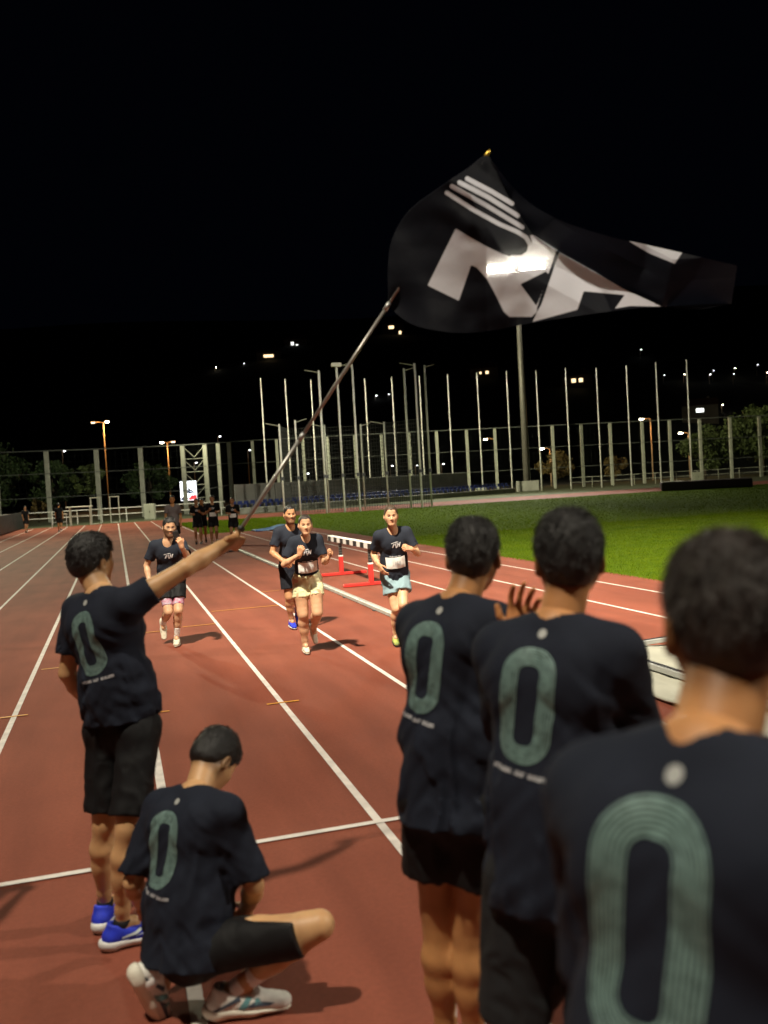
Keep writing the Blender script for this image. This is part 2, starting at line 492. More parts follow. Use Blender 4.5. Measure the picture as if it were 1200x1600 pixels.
def project_patch(bvh, origin, ax_u, ax_v, direction, polys, off=.0022, step=.012, back=.45):
    """lay flat print polygons on a curved shirt: cut them fine, cast every point onto the cloth"""
    vs, fs = [], []
    for poly in polys:
        bm = bmesh.new(); vv = [bm.verts.new((p[0], p[1], 0)) for p in poly]
        try: bm.faces.new(vv)
        except Exception: bm.free(); continue
        bmesh.ops.triangulate(bm, faces=list(bm.faces))
        for _ in range(7):
            lng = [e for e in bm.edges if e.calc_length() > step]
            if not lng: break
            bmesh.ops.subdivide_edges(bm, edges=lng, cuts=1)
            bmesh.ops.triangulate(bm, faces=[f for f in bm.faces if len(f.verts) > 3])
        bm.verts.index_update(); base = len(vs); ok = []
        for w in bm.verts:
            p = origin + ax_u * w.co.x + ax_v * w.co.y - direction * back
            hit = bvh.ray_cast(Vector(p), Vector(direction), back * 2)
            if hit[0] is None: vs.append(p + direction * back); ok.append(False)
            else: vs.append(np.array(hit[0]) - direction * off * .4 + np.array(hit[1]) * off * (1 if Vector(direction).dot(hit[1]) < 0 else -1)); ok.append(True)
        for f in bm.faces:
            ix = [w.index for w in f.verts]
            if all(ok[i] for i in ix): fs.append(tuple(base + i for i in ix))
        bm.free()
    return vs, fs

def rrect(w, h, r, n=8):
    out = []
    for cx, cy, a0 in ((w - r, h - r, 0), (-w + r, h - r, 90), (-w + r, -h + r, 180), (w - r, -h + r, 270)):
        for i in range(n + 1):
            a = math.radians(a0 + 90 * i / n); out.append((cx + r * math.cos(a), cy + r * math.sin(a)))
    return out

def zero_polys(k=1.0):
    """the big 0 drawn as the lanes of a running track"""
    polys = []
    for i in range(7):
        w = (.034 + .0073 * i) * k; h = (.112 + .0073 * i) * k; wd = .0044 * k
        a = rrect(w, h, max(.016, w - .008), 7); b = rrect(w + wd, h + wd, max(.016, w - .008) + wd, 7)
        n = len(a)
        st = []
        for j in range(n):
            p, q = a[j], a[(j + 1) % n]; p2, q2 = b[j], b[(j + 1) % n]
            L = math.hypot(q[0] - p[0], q[1] - p[1]); c = max(1, int(L / .014))
            for t in range(c):
                u0, u1 = t / c, (t + 1) / c
                le = lambda A, B, u: (A[0] + (B[0] - A[0]) * u, A[1] + (B[1] - A[1]) * u)
                polys.append([le(p, q, u0), le(p2, q2, u0), le(p2, q2, u1), le(p, q, u1)])
    return polys

def text_bar(x0, words, hgt, y, sl=0.0):
    """a line of lettering too small to read: one stroke group per letter"""
    polys = []; x = x0
    r = random.Random(5)
    for n in words:
        for _ in range(n):
            w = r.choice((.0042, .0052, .0060)); yy = y + sl * (x - x0)
            polys.append([(x, yy), (x + w * .35, yy), (x + w * .35, yy + hgt), (x, yy + hgt)])
            k = r.randrange(3)
            polys.append([(x + w * .35, yy + hgt * (.0, .38, .75)[k]), (x + w, yy + hgt * (.0, .38, .75)[k]), (x + w, yy + hgt * (.25, .62, 1)[k]), (x + w * .35, yy + hgt * (.25, .62, 1)[k])])
            if r.random() < .6: polys.append([(x + w * .72, yy), (x + w, yy), (x + w, yy + hgt), (x + w * .72, yy + hgt)])
            x += w + .0016
        x += .0085
    return polys

LOGO = [  # chest mark: slanted R and H with lane stripes over them
    [(-.052, .020), (.012, .034), (.010, .027), (-.050, .013)], [(-.030, .008), (-.012, .012), (-.030, -.030), (-.046, -.030)],
    [(-.012, .012), (.006, .014), (.010, .006), (-.006, .002)], [(-.012, .001), (.000, .003), (.012, -.034), (-.002, -.040)],
    [(.018, .016), (.030, .018), (.018, -.030), (.006, -.030)], [(.040, .020), (.054, .022), (.040, -.026), (.028, -.026)],
    [(.020, .000), (.044, .004), (.041, -.007), (.017, -.010)], [(-.008, .026), (.026, .032), (.024, .026), (-.008, .020)]]
DIGITS = {'1': ['b', 'c'], '3': 'abgcd', '5': 'afgcd', '7': 'abc', '8': 'abcdefg', '2': 'abged'}
def digit_polys(txt, x, y, w, h, t):
    P = []
    for ch in txt:
        seg = {'a': (0, h - t, w, h), 'g': (0, h / 2 - t / 2, w, h / 2 + t / 2), 'd': (0, 0, w, t), 'f': (0, h / 2, t, h), 'b': (w - t, h / 2, w, h), 'e': (0, 0, t, h / 2), 'c': (w - t, 0, w, h / 2)}
        for sname in DIGITS[ch]:
            a, b, c, d = seg[sname]; P.append([(x + a, y + b), (x + c, y + b), (x + c, y + d), (x + a, y + d)])
        x += w * 1.5
    return P

def person(label, J, s, look, res, skin, o, group=None):
    """one person: the body is a single skin mesh, hair, clothes, socks and shoes are its children"""
    J = {k: np.array(v, float) for k, v in J.items()}
    org = V3(J['pel'][0], J['pel'][1], 0)
    pel, neck = J['pel'], J['neck']
    z = unit(neck - pel); x = unit(J['shR'] - J['shL']); x = unit(x - z * (x @ z)); fw = np.cross(z, x)
    xh = unit(J['hipR'] - J['hipL']); fh = unit(np.cross(V3(0, 0, 1), xh))
    L = np.linalg.norm(neck - pel)
    P = lambda t, a=0., b=0.: pel + (neck - pel) * t + x * a * s + fw * b * s
    fem = o.get('fem', False); wd = o.get('wide', 1.0)
    HF = frame_from(*look); hs = s * o.get('head', 1.02)
    # ---- skin
    vol = Vol(*bounds([v for v in J.values()], .17), res)
    vol.cone(P(.93), P(.45), .088 * s, .092 * s, .03, flat=(fw, 1.25)).cone(P(.45), P(0), .092 * s, .11 * s, .03, flat=(fh, 1.2))
    for q in 'RL':
        sh = J['sh' + q]; vol.cone(P(.93), sh, .055 * s, .046 * s, .03)
        if 'el' + q in J:
            el, wr = J['el' + q], J['wr' + q]; th = o.get('arm', 1.0) * s
            ua = unit(el - sh); fa = unit(wr - el)
            vol.chain([sh, sh + (el - sh) * .45, el], [.050 * th, .046 * th, .038 * th], .015)
            pn = unit(np.cross(fa, np.cross(ua, fa) + 1e-6)) if np.linalg.norm(np.cross(ua, fa)) > .1 else fw
            vol.chain([el, el + (wr - el) * .30, el + (wr - el) * .75, wr], [.038 * th, .0425 * th, .031 * th, .0265 * th], .012)
        if 'kn' + q in J:
            hp, kn, an = J['hip' + q], J['kn' + q], J['an' + q]; tk = o.get('leg', 1.0) * s
            mid = (hp + an) / 2; kf = kn - mid
            kf = kf - unit(an - hp) * (kf @ unit(an - hp))
            kf = unit(kf) if np.linalg.norm(kf) > .11 * s else fh
            sd = unit(an - kn); kb = -(kf - sd * (kf @ sd))
            vol.chain([hp, hp + (kn - hp) * .45 + kf * .012 * s, kn + (hp - kn) * .12, kn], [.086 * tk, .075 * tk, .058 * tk, .052 * tk], .02)
            vol.ell(kn + kf * .017 * s, (.035 * tk,) * 3, .03)
            vol.chain([kn, kn + (an - kn) * .28 + kb * .015 * s, kn + (an - kn) * .52 + kb * .012 * s, kn + (an - kn) * .82 + kb * .003 * s, an], [.050 * tk, .0505 * tk, .044 * tk, .031 * tk, .034 * tk], .03)
            lat = unit(np.cross(sd, kf))
            for e in (-1, 1):
                c = [kn + (an - kn) * t + kb * y * s + lat * e * w * s for t, y, w in ((.06, .006, .008), (.27, .019, .014), (.46, .017, .012), (.68, .008, .004))]
                vol.chain(c, [.024 * tk, .029 * tk, .027 * tk, .019 * tk], .035)
            tf = o['toe' + q] if 'toe' + q in o else fh
            vol.cone(an, an + unit(tf) * .05 * s - V3(0, 0, .03) * s * 0, .032 * s, .03 * s, .02)
    vol.cone(neck + fw * .020 * s, P(.80, 0, .050), .050 * s, .062 * s, .03)
    v, f = vol.surface(); parts = [(v, f, np.ones((len(v), 3)))]
    nl = (neck + fw * .020 * s - z * .015 * s - J['head']) @ HF.T / hs
    hv, hf, ht = head_mesh(hs, nl, o.get('hres', max(.0035, res * .6)), o.get('face', {}))
    parts.append((to_world(hv, HF, J['head']), hf, ht))
    hands = {}
    for q in 'RL':
        if 'wr' + q not in J or q in o.get('nohand', ''): continue
        el, wr = J['el' + q], J['wr' + q]; hd = o.get('hand' + q, {})
        y = unit(hd.get('dir', wr - el)); pn = np.array(hd.get('palm', -fw), float)
        zz = -unit(pn - y * (pn @ y)); xx = np.cross(y, zz)
        hv, hf = hand_mesh(s * .98, -1 if q == 'R' else 1, hd.get('curl', (55, 75, 45)), o.get('handres', max(.0042, res * .62)), hd.get('spread', 0), hd.get('thumb', .3))
        fr = np.stack([xx, y, zz]); parts.append((to_world(hv, fr, wr), hf, np.tile([1.0, .90, .86], (len(hv), 1)))); hands[q] = (fr, wr)
    n = 0; VV, FF, TT = [], [], []
    for v, f, t in parts: VV.append(v); FF.append(f + n); TT.append(t); n += len(v)
    body = smooth_obj('person', np.concatenate(VV), np.concatenate(FF), SKIN[skin], None, org, np.concatenate(TT))
    body.location = org
    tag(body, label, 'person', group)
    # ---- hair
    hst = o.get('hair', {})
    if hst is not None:
        hv, hf = hair_mesh(hs, o.get('hres', max(.004, res * .7)), hst)
        hw = to_world(hv, HF, J['head'])
        ho = smooth_obj('hair', hw, hf, hst.get('mat', M['hair_black']), body, org)
        if hst.get('n'):
            sv, sf = strands(hv, hf, hst['n'], hst.get('len', .016), hst.get('seed', 1), .55, hst.get('sweep', (0, 0, 0)), wid=hst.get('wid', .0011))
            link('hair_strands', mesh_from('hair_strands', to_world(sv, HF, J['head']) - org, sf, hst.get('mat', M['hair_black'])), ho)
    # ---- shirt
    sres = o.get('sres', res * 1.05)
    hem = o.get('hem', -.12)
    vol = Vol(*bounds([P(-.45, .2), P(-.45, -.2), P(1.05), J['shR'], J['shL']] + [J['sh' + q] + unit(J['el' + q] - J['sh' + q]) * .3 * s for q in 'RL' if 'el' + q in J], .17), sres)
    cutd = (P(0) + (neck - pel) * hem, -z)
    vol.cone(P(.74), P(.30), .158 * s * wd, (.163 if not fem else .142) * s * wd, .05, flat=(fw, 1.27))
    vol.cone(P(.30), P(hem - .1), (.163 if not fem else .142) * s * wd, (.176 if not fem else .158) * s * wd, .05, flat=(fh, 1.17), cut=cutd)
    vol.cone(P(.80, -.080), P(.80, .080), .106 * s * wd, .106 * s * wd, .04)
    for e in (-1, 1):
        vol.cone(P(.968, .034 * e), J['sh' + 'LxR'[e + 1]], .054 * s, .061 * s, .05)
        vol.ell(P(.76, .075 * e, -.045), (.085 * s, .075 * s, .11 * s), .04)
        vol.ell(P(.70, .070 * e, .055 if not fem else .075), (.080 * s, .062 * s, .080 * s), .045)
    for q in 'RL':
        if 'el' + q not in J: continue
        sh = J['sh' + q]; d = unit(J['el' + q] - sh); ln = o.get('sleeve' + q, o.get('sleeve', .205)) * s
        c = sh + d * ln
        vol.cone(sh, c + d * .05, .065 * s, .069 * s, .045, cut=(c, d))
    amp = o.get('fold', .007); sd = int(abs(org[0] * 1000)) % 97
    A = np.stack([x, fw, z])
    def folds(p):
        q = (p - pel) @ A.T / s
        low = np.clip((.40 - q[:, 2]) / .35, 0, 1)
        w = vnoise(q * V3(9, 9, 5), sd)
        r1 = vnoise(q * V3(24, 14, 4.5) + w[:, None] * 1.2, sd + 1)
        dg = np.stack([q[:, 0] * .8 + q[:, 2] * .7, q[:, 1], q[:, 2] * .8 - q[:, 0] * .7], 1)
        r2 = vnoise(dg * V3(7, 10, 26) + w[:, None] * 1.0, sd + 2)
        sg = np.where(q[:, 0] > 0, 1, -1)
        dg2 = np.stack([q[:, 0] * .75 - sg * q[:, 2] * .75, q[:, 1], q[:, 2] + sg * q[:, 0]], 1)
        r3 = vnoise(dg2 * V3(8, 10, 30), sd + 5)
        calm = np.clip((.56 - q[:, 2]) / .12, .15, 1)
        return -amp * calm * ((.35 + 1.1 * low) * (1 - np.abs(r1) * 1.6) * .75 + .55 * r2 * (.5 + low) + .45 * r3 + .4 * w)
    if amp: vol.displace(folds)
    vol.cutplane(*cutd)
    for q in 'RL':
        if 'el' + q not in J: continue
        sh = J['sh' + q]; d = unit(J['el' + q] - sh); ln = o.get('sleeve' + q, o.get('sleeve', .205)) * s
        vol.cone(sh + d * (ln - .035), sh + d * (ln + .09), .054 * s, .062 * s, .006, op='sub')
    hd0 = J['head'] + HF[2] * -.05 * hs - HF[1] * .025 * hs
    nr = o.get('face', {}).get('neck', .055)
    vol.cone(neck + z * (-.006) * s + fw * .020 * s, hd0, (nr + .009) * s, (nr + .022) * s, .010, op='sub')
    vol.cone(neck + z * (-.008) * s + fw * .046 * s, neck + z * .05 * s + fw * .075 * s, (nr + .004) * s, (nr + .022) * s, .010, op='sub')
    sv, sf = vol.surface()
    shirt = smooth_obj('shirt', sv, sf, o.get('shirt', M['shirt_navy']), body, org)
    bvh = BVHTree.FromPolygons([Vector(a) for a in (sv - org)], [tuple(int(i) for i in q) for q in sf]) if ('back' in o or 'logo' in o or 'bib' in o) else None
    lo = lambda p: p - org
    if 'back' in o:
        b0 = o['back']
        rl = math.radians(b0.get('roll', 0)); px_ = x * math.cos(rl) - z * math.sin(rl); pz_ = z * math.cos(rl) + x * math.sin(rl); n0 = neck - z * .024 * s
        c = n0 - pz_ * (.175 * s)
        vs, fs = project_patch(bvh, lo(c), px_, pz_, fw, zero_polys(b0.get('k', .87) * s))
        link('printed_number', mesh_from('printed_number', vs, fs, M['print_teal']), shirt)
        vs, fs = project_patch(bvh, lo(n0 - pz_ * .342 * s - px_ * .075 * s), px_, pz_, fw, [[(a * s, b * s) for a, b in q] for q in text_bar(0, (9, 5, 7), .011, 0, 0)], step=.02)
        link('printed_lettering', mesh_from('printed_lettering', vs, fs, M['print_white']), shirt)
        ring = [(.0115 * s * math.cos(a), .0115 * s * math.sin(a)) for a in np.linspace(0, 2 * math.pi, 14, endpoint=False)]
        vs, fs = project_patch(bvh, lo(neck - z * .024 * s), x, z, fw, [ring], step=.01)
        link('round_emblem', mesh_from('round_emblem', vs, fs, M['print_grey']), shirt)
    if 'logo' in o:
        lx = o['logo']
        vs, fs = project_patch(bvh, lo(neck - z * .155 * s), -x, z, -fw, [[((a * 1.15 + lx) * s, b * 1.15 * s) for a, b in q] for q in LOGO], step=.012)
        link('chest_logo', mesh_from('chest_logo', vs, fs, M['print_white']), shirt)
    if 'bib' in o:
        num, bx, bz = o['bib']
        w, hh = .115 * s, .070 * s
        vs, fs = project_patch(bvh, lo(neck - z * bz * s), -x, z, -fw, [[(bx * s - w, -hh), (bx * s + w, -hh), (bx * s + w, hh), (bx * s - w, hh)]], off=.008, step=.03)
        bib = link('race_bib', mesh_from('race_bib', vs, fs, M['bib'], True), shirt)
        if num:
            vs, fs = project_patch(bvh, lo(neck - z * bz * s), -x, z, -fw, [[(a * s + bx * s, b * s) for a, b in q] for q in digit_polys(num, -.058, -.026, .020, .048, .0042)], off=.0105, step=.03)
            link('bib_number', mesh_from('bib_number', vs, fs, M['bib_ink'], True), bib)
            vs, fs = project_patch(bvh, lo(neck - z * (bz - .076) * s), -x, z, -fw, [[(a * s + bx * s, b * s * 1.2) for a, b in q] for q in text_bar(-.072, (7, 6, 5), .012, 0)], off=.006, step=.03)
            link('bib_heading', mesh_from('bib_heading', vs, fs, M['print_white'], True), bib)
    # ---- shorts
    if 'knR' in J:
        ln = o.get('short_len', .66); lr = o.get('short_r', .112)
        vol = Vol(*bounds([J['hipR'], J['hipL'], P(.15), J['knR'], J['knL']], .2), sres)
        wa = o.get('waist', 1.0); vol.cone(P(.20), (J['hipR'] + J['hipL']) / 2 - V3(0, 0, .02), .130 * s * wa, .132 * s * wa, .04, flat=(fh, 1.2))
        for q in 'RL':
            hp, kn = J['hip' + q], J['kn' + q]; d = unit(kn - hp); l = np.linalg.norm(kn - hp) * ln
            c = hp + d * l
            vol.cone(hp, c + d * .06, min(lr, .090) * s, lr * s, .03, cut=(c + d * .0, unit(d + V3(0, 0, -o.get('tilt', .35)))))
            vol.ell(hp - fh * .042 * s + V3(0, 0, -.02), (.074 * s,) * 3, .04)
        mh = (J['hipR'] + J['hipL']) / 2 - V3(0, 0, o.get('crotch', .13) * s); mk = (J['hipR'] + (J['knR'] - J['hipR']) * ln + J['hipL'] + (J['knL'] - J['hipL']) * ln) / 2
        vol.cone(mh, mk + unit(mk - mh) * .05, .008 * s, o.get('gap', .026) * s, .010, op='sub', flat=(fh, .18))
        fo = o.get('sfold', .006)
        def folds2(p):
            q = (p - pel) / s; w = vnoise(q * 11, sd + 3)
            return -fo * (1.1 * (1 - 1.6 * np.abs(vnoise(q * V3(22, 22, 6) + w[:, None], sd + 4))) + .5 * w + .5 * vnoise(q * V3(16, 16, 24), sd + 7))
        if fo: vol.displace(folds2)
        vol.cutplane(P(.19), z)
        v, f = vol.surface()
        smooth_obj('shorts', v, f, o.get('shorts', M['shorts_black']), body, org)
        if 'tights' in o:
            vol = Vol(*bounds([J['hipR'], J['hipL'], J['knR'], J['knL']], .15), sres)
            for q in 'RL':
                hp, kn = J['hip' + q], J['kn' + q]; d = unit(kn - hp); l = np.linalg.norm(kn - hp)
                vol.cone(hp + d * l * .3, kn, .082 * s, .066 * s, .005, cut=(hp + d * l * .82, d))
            v, f = vol.surface(); smooth_obj('tights', v, f, o['tights'], body, org)
    # ---- socks and shoes
    if 'anR' in J and not o.get('noshoes'):
        (uv, uf), (ov, of) = shoe_meshes(s * o.get('foot', 1.0), o.get('shres', max(.0055, res * .8)))
        for q in 'RL':
            an, kn = J['an' + q], J['kn' + q]
            tf = unit(o.get('toe' + q, fh)); upv = np.array(o.get('footup' + q, (0, 0, 1)), float); upv = unit(upv - tf * (upv @ tf)); rx = np.cross(tf, upv)
            fr = np.stack([rx, tf, upv]); base = an - upv * .092 * s
            so = smooth_obj('shoe', to_world(uv, fr, base), uf, o.get('shoe', M['shoe_white']), body, org)
            smooth_obj('sole', to_world(ov, fr, base), of, o.get('sole', M['sole_white']), so, org)
            for k, (pl, mk) in enumerate(o.get('shoe_marks', [])):
                bv = BVHTree.FromPolygons([Vector(a) for a in to_world(uv, fr, base) - org], [tuple(int(i) for i in w) for w in uf])
                for e in (-1, 1):
                    vs, fs = project_patch(bv, lo(base), tf, upv, -rx * e, pl, off=.002, step=.012, back=.2)
                    if fs: link('shoe_stripe', mesh_from('shoe_stripe', vs, fs, mk), so)
            sk = o.get('sock', (.07, M['sock_white']))
            if sk:
                d = unit(kn - an); vol = Vol(*bounds([an, an + d * (sk[0] + .05) * s], .09), max(.005, res * .8))
                vol.cone(an - d * .05 * s, an + d * sk[0] * .45 * s, .036 * s, .036 * s, .004)
                vol.cone(an + d * sk[0] * .45 * s, an + d * (sk[0] + .03) * s, .036 * s, (.037 + max(0, sk[0] - .1) * .09) * s, .004, cut=(an + d * sk[0] * s, d))
                v, f = vol.surface(); smooth_obj('sock', v, f, sk[1], body, org)
    return body, hands, HF, hs, J
# ------------------------------------------------------------------ the setting
def track_material():
    m = bpy.data.materials.new('track_rubber'); m.use_nodes = True
    nt = m.node_tree; N = nt.nodes; L = nt.links; b = N['Principled BSDF']
    tc = N.new('ShaderNodeTexCoord')
    def noise(sc, det, dist=0, rough=.5):
        n = N.new('ShaderNodeTexNoise'); n.inputs['Scale'].default_value = sc; n.inputs['Detail'].default_value = det
        n.inputs['Roughness'].default_value = rough; n.inputs['Distortion'].default_value = dist
        L.new(tc.outputs['Object'], n.inputs['Vector']); return n
    def ramp(src, p0, c0, p1, c1):
        r = N.new('ShaderNodeValToRGB'); e = r.color_ramp.elements
        e[0].position = p0; e[1].position = p1; e[0].color = (*c0, 1); e[1].color = (*c1, 1)
        L.new(src.outputs['Fac'], r.inputs['Fac']); return r
    def mult(a, bb, f=1.0):
        x = N.new('ShaderNodeMix'); x.data_type = 'RGBA'; x.blend_type = 'MULTIPLY'; x.inputs[0].default_value = f
        L.new(a, x.inputs[6]); L.new(bb, x.inputs[7]); return x.outputs[2]
    base = ramp(noise(.55, 6, .6), .3, (.21, .060, .038), .72, (.28, .086, .053))
    mp = N.new('ShaderNodeMapping'); mp.inputs['Scale'].default_value = (2.6, .35, 1); L.new(tc.outputs['Object'], mp.inputs['Vector'])
    st = N.new('ShaderNodeTexNoise'); st.inputs['Scale'].default_value = 1.1; st.inputs['Detail'].default_value = 7; L.new(mp.outputs['Vector'], st.inputs['Vector'])
    s2 = ramp(st, .35, (.80, .78, .76), .62, (1.06, 1.05, 1.03))
    g = ramp(noise(260, 3, 0, .7), .30, (.62, .60, .58), .70, (1.22, 1.2, 1.2))
    g2 = ramp(noise(38, 5, 0, .65), .30, (.84, .83, .82), .70, (1.10, 1.1, 1.1))
    c = mult(base.outputs['Color'], s2.outputs['Color'], .8); c = mult(c, g.outputs['Color'], .8); c = mult(c, g2.outputs['Color'], .8)
    L.new(c, b.inputs['Base Color'])
    b.inputs['Roughness'].default_value = .8; b.inputs['Specular IOR Level'].default_value = .18
    bp = N.new('ShaderNodeBump'); bp.inputs['Strength'].default_value = .45; bp.inputs['Distance'].default_value = .004
    L.new(noise(330, 4).outputs['Fac'], bp.inputs['Height']); L.new(bp.outputs['Normal'], b.inputs['Normal'])
    return m
M['track'] = track_material()
M['grass_soil'] = mat('grass_soil', (.045, .085, .003), .95, var=.5, vscale=5, bump=.5, bscale=60, col2=(.09, .14, .004), detail=10, spec=.05)
M['asphalt'] = mat('asphalt', (.045, .044, .042), .9, var=.3, vscale=2, bump=.3)
M['verge'] = mat('verge_soil', (.05, .06, .022), .95, var=.4, vscale=1.2)
M['lane_paint'] = mat('lane_paint', (.66, .61, .57), .7, var=.18, vscale=7, bump=.3, bscale=200)
M['tape'] = mat('orange_tape', (.62, .27, .03), .6, var=.15, vscale=20)
M['hill'] = mat('hill_soil', (.012, .014, .010), 1.0, var=.5, vscale=.05)

gd = MB(); gd.sheet(-900, 900, -300, 1200, -.012)
tag(gd.build('ground', M['asphalt']), kind='structure')
tr = MB(); tr.sheet(-7.2, 9.0, -14, 43.6, 0); tr.sheet(-7.2, 3.95, 43.6, 72.5, 0); tr.sheet(3.95, 95, 62.2, 72.5, 0)
track = tag(tr.build('running_track', M['track']), kind='structure')
gs = MB(); gs.sheet(9.0, 95, -14, 62.2, 0); gs.sheet(3.95, 9.0, 43.6, 62.2, 0)
tag(gs.build('infield_ground', M['grass_soil']), kind='structure')
vg = MB(); vg.sheet(-60, 95, 72.5, 118, -.004)
tag(vg.build('verge', M['verge']), kind='structure')
LANES = [3.80, 2.57, 1.36, .18, -1.02, -2.20, -3.40, -4.60, -5.80]
for i, lx in enumerate(LANES):
    w = .05 if i != 3 else .06
    l = MB()
    y = -14.0
    while y < 71:                                    # painted in runs so that the edges are not ruler-straight
        y1 = min(71.2, y + 6.0)
        l.sheet(lx - w / 2, lx + w / 2, y, y1, .004); y = y1
    if i > 0: l.build('lane_line', M['lane_paint'], track)
for lx, y0, y1 in ((5.52, -14, 42.5), (6.80, -14, 42.5), (8.10, -14, 42.5)):
    MB().sheet(lx - .025, lx + .025, y0, y1, .004).build('runway_line', M['lane_paint'], track)
MB().sheet(3.76, 3.82, 43.7, 61.5, .004).build('lane_line', M['lane_paint'], track)
MB().sheet(-5.8, 3.72, 5.045, 5.095, .008).build('start_line', M['lane_paint'], track)
for x0, x1, y in ((1.42, 2.55, 15.2), (.22, .62, 13.55), (.85, 1.34, 13.75), (1.22, 1.52, 8.28), (-.95, -.72, 11.4), (-1.2, -.9, 9.05), (-1.5, -1.2, 9.15), (.22, .36, 8.5), (-1.0, -.7, 16.2), (2.6, 2.95, 17.4)):
    MB().sheet(x0, x1, y - .018, y + .018, .008).build('tape_mark', M['tape'], track)

# grass blades on the infield (nobody could count them)
def blades(n, x0, x1, y0, y1, hgt, wid, seed, dens=None):
    r = np.random.default_rng(seed)
    p = np.stack([r.uniform(x0, x1, n), r.uniform(y0, y1, n), np.zeros(n)], 1)
    # only where the camera or its neighbours could see them
    q = p - V3(0, 0, CAM_H); dep = q @ D_AX; lat = (q @ R_AX) / np.maximum(dep, .1)
    p = p[(dep > 5) & (np.abs(lat) < .62)]; n = len(p)
    a = r.uniform(0, 2 * np.pi, n); h = hgt * r.uniform(.5, 1.3, n); ln = r.normal(0, .45, (n, 2)) * h[:, None]
    dx = np.stack([np.cos(a) * wid, np.sin(a) * wid, np.zeros(n)], 1)
    tip = p + np.stack([ln[:, 0], ln[:, 1], h], 1)
    v = np.concatenate([p - dx, p + dx, tip]); i = np.arange(n)
    return v, np.stack([i, i + n, i + 2 * n], 1)
def grass_material():
    m = bpy.data.materials.new('grass_blades'); m.use_nodes = True
    nt = m.node_tree; N = nt.nodes; L = nt.links; b = N['Principled BSDF']
    tc = N.new('ShaderNodeTexCoord')
    n = N.new('ShaderNodeTexNoise'); n.inputs['Scale'].default_value = .9; n.inputs['Detail'].default_value = 12; n.inputs['Roughness'].default_value = .75
    L.new(tc.outputs['Object'], n.inputs['Vector'])
    r = N.new('ShaderNodeValToRGB'); e = r.color_ramp.elements
    e[0].position = .32; e[0].color = (.045, .095, .003, 1); e[1].position = .70; e[1].color = (.15, .20, .006, 1)
    L.new(n.outputs['Fac'], r.inputs['Fac']); L.new(r.outputs['Color'], b.inputs['Base Color'])
    b.inputs['Roughness'].default_value = .7; b.inputs['Specular IOR Level'].default_value = .06
    tl = N.new('ShaderNodeBsdfTranslucent'); L.new(r.outputs['Color'], tl.inputs['Color'])
    mx = N.new('ShaderNodeMixShader'); mx.inputs[0].default_value = .3
    L.new(b.outputs[0], mx.inputs[1]); L.new(tl.outputs[0], mx.inputs[2]); L.new(mx.outputs[0], N['Material Output'].inputs['Surface'])
    return m
M['grass'] = grass_material()
av, af = blades(190000, 8.86, 26, 9, 30, .040, .005, 1)
bv, bf = blades(110000, 9, 70, 28, 62.2, .050, .014, 2)
cv, cf = blades(16000, 3.9, 9.1, 43.5, 62.2, .07, .014, 3)
gv = np.concatenate([av, bv, cv]); gf = np.concatenate([af, bf + len(av), cf + len(av) + len(bv)])
tag(link('grass', mesh_from('grass', gv, gf, M['grass'])), 'short green grass growing over the infield beside the track', 'grass', kind='stuff')

# hills beyond the town, black at night
def hill_z(dep): return max(-6.0, .35 * (dep - 240) + (dep > 560) * -.35 * (dep - 560))
hv, hf = [], []
lats = np.linspace(-1.3, 1.3, 70); deps = np.array([215, 240, 270, 300, 340, 380, 420, 460, 500, 540, 580, 640, 800])
Rg = unit(V3(R_AX[0], R_AX[1], 0)); Dg = unit(V3(D_AX[0], D_AX[1], 0))
for d in deps:
    for l in lats:
        p = Dg * d + Rg * (l * d); zz = hill_z(d) - 1.5 + 3.0 * math.sin(l * 9 + d * .02) * (d > 300) * (d / 500) - 1.5
        hv.append((p[0], p[1], zz))
n = len(lats)
for i in range(len(deps) - 1):
    for j in range(n - 1): hf.append((i * n + j, i * n + j + 1, (i + 1) * n + j + 1, (i + 1) * n + j))
tag(link('hills', mesh_from('hills', hv, hf, M['hill'], True)), kind='structure')

# houses on the hill: only their lit windows show
M['house_wall'] = mat('house_wall', (.30, .27, .23), .9, var=.2, vscale=.6)
M['roof'] = mat('roof_tiles', (.16, .07, .045), .85, var=.25, vscale=2)
M['win_warm'] = emat('lit_window_warm', (1.0, .72, .38), 2.2)
M['win_white'] = emat('lit_window_white', (.95, 1.0, .92), 2.6)
def house(p, label, wins, mt, rz=.3, w=11, d=8, h=6):
    o = empty('house', (p[0], p[1], p[2] - 4.2), rz)
    tag(o, label, 'house', 'houses on the dark hillside')
    MB().box((0, 0, h / 2 - 3), (w, d, h + 6)).build('wall', M['house_wall'], o)
    rf = MB().add([(-w / 2 - .4, -d / 2 - .4, h + .02), (w / 2 + .4, -d / 2 - .4, h + .02), (w / 2 + .4, d / 2 + .4, h + .02), (-w / 2 - .4, d / 2 + .4, h + .02), (-w / 2, 0, h + 2.4), (w / 2, 0, h + 2.4)],
                  [(0, 1, 5, 4), (2, 3, 4, 5), (0, 4, 3), (1, 2, 5), (0, 3, 2, 1)]).build('roof', M['roof'], o)
    MB().box((w * .25, 1, h + 2.2), (.8, .8, 1.8)).build('chimney', M['house_wall'], rf)
    for (x, z, ww, hh) in wins:
        f = MB().box((x, -d / 2 - .03, z), (ww + .3, .10, hh + .3)).build('window', M['concrete'], o)
        MB().box((x, -d / 2 - .10, z), (ww, .06, hh)).build('pane', mt, f)
house((144.9, 453.3, 81.3), 'dark house with one wide yellow window just under the flag', [(-1.0, 4.2, 2.6, 1.5), (3.4, 1.2, 1.2, 1.6)], M['win_warm'], -.35)
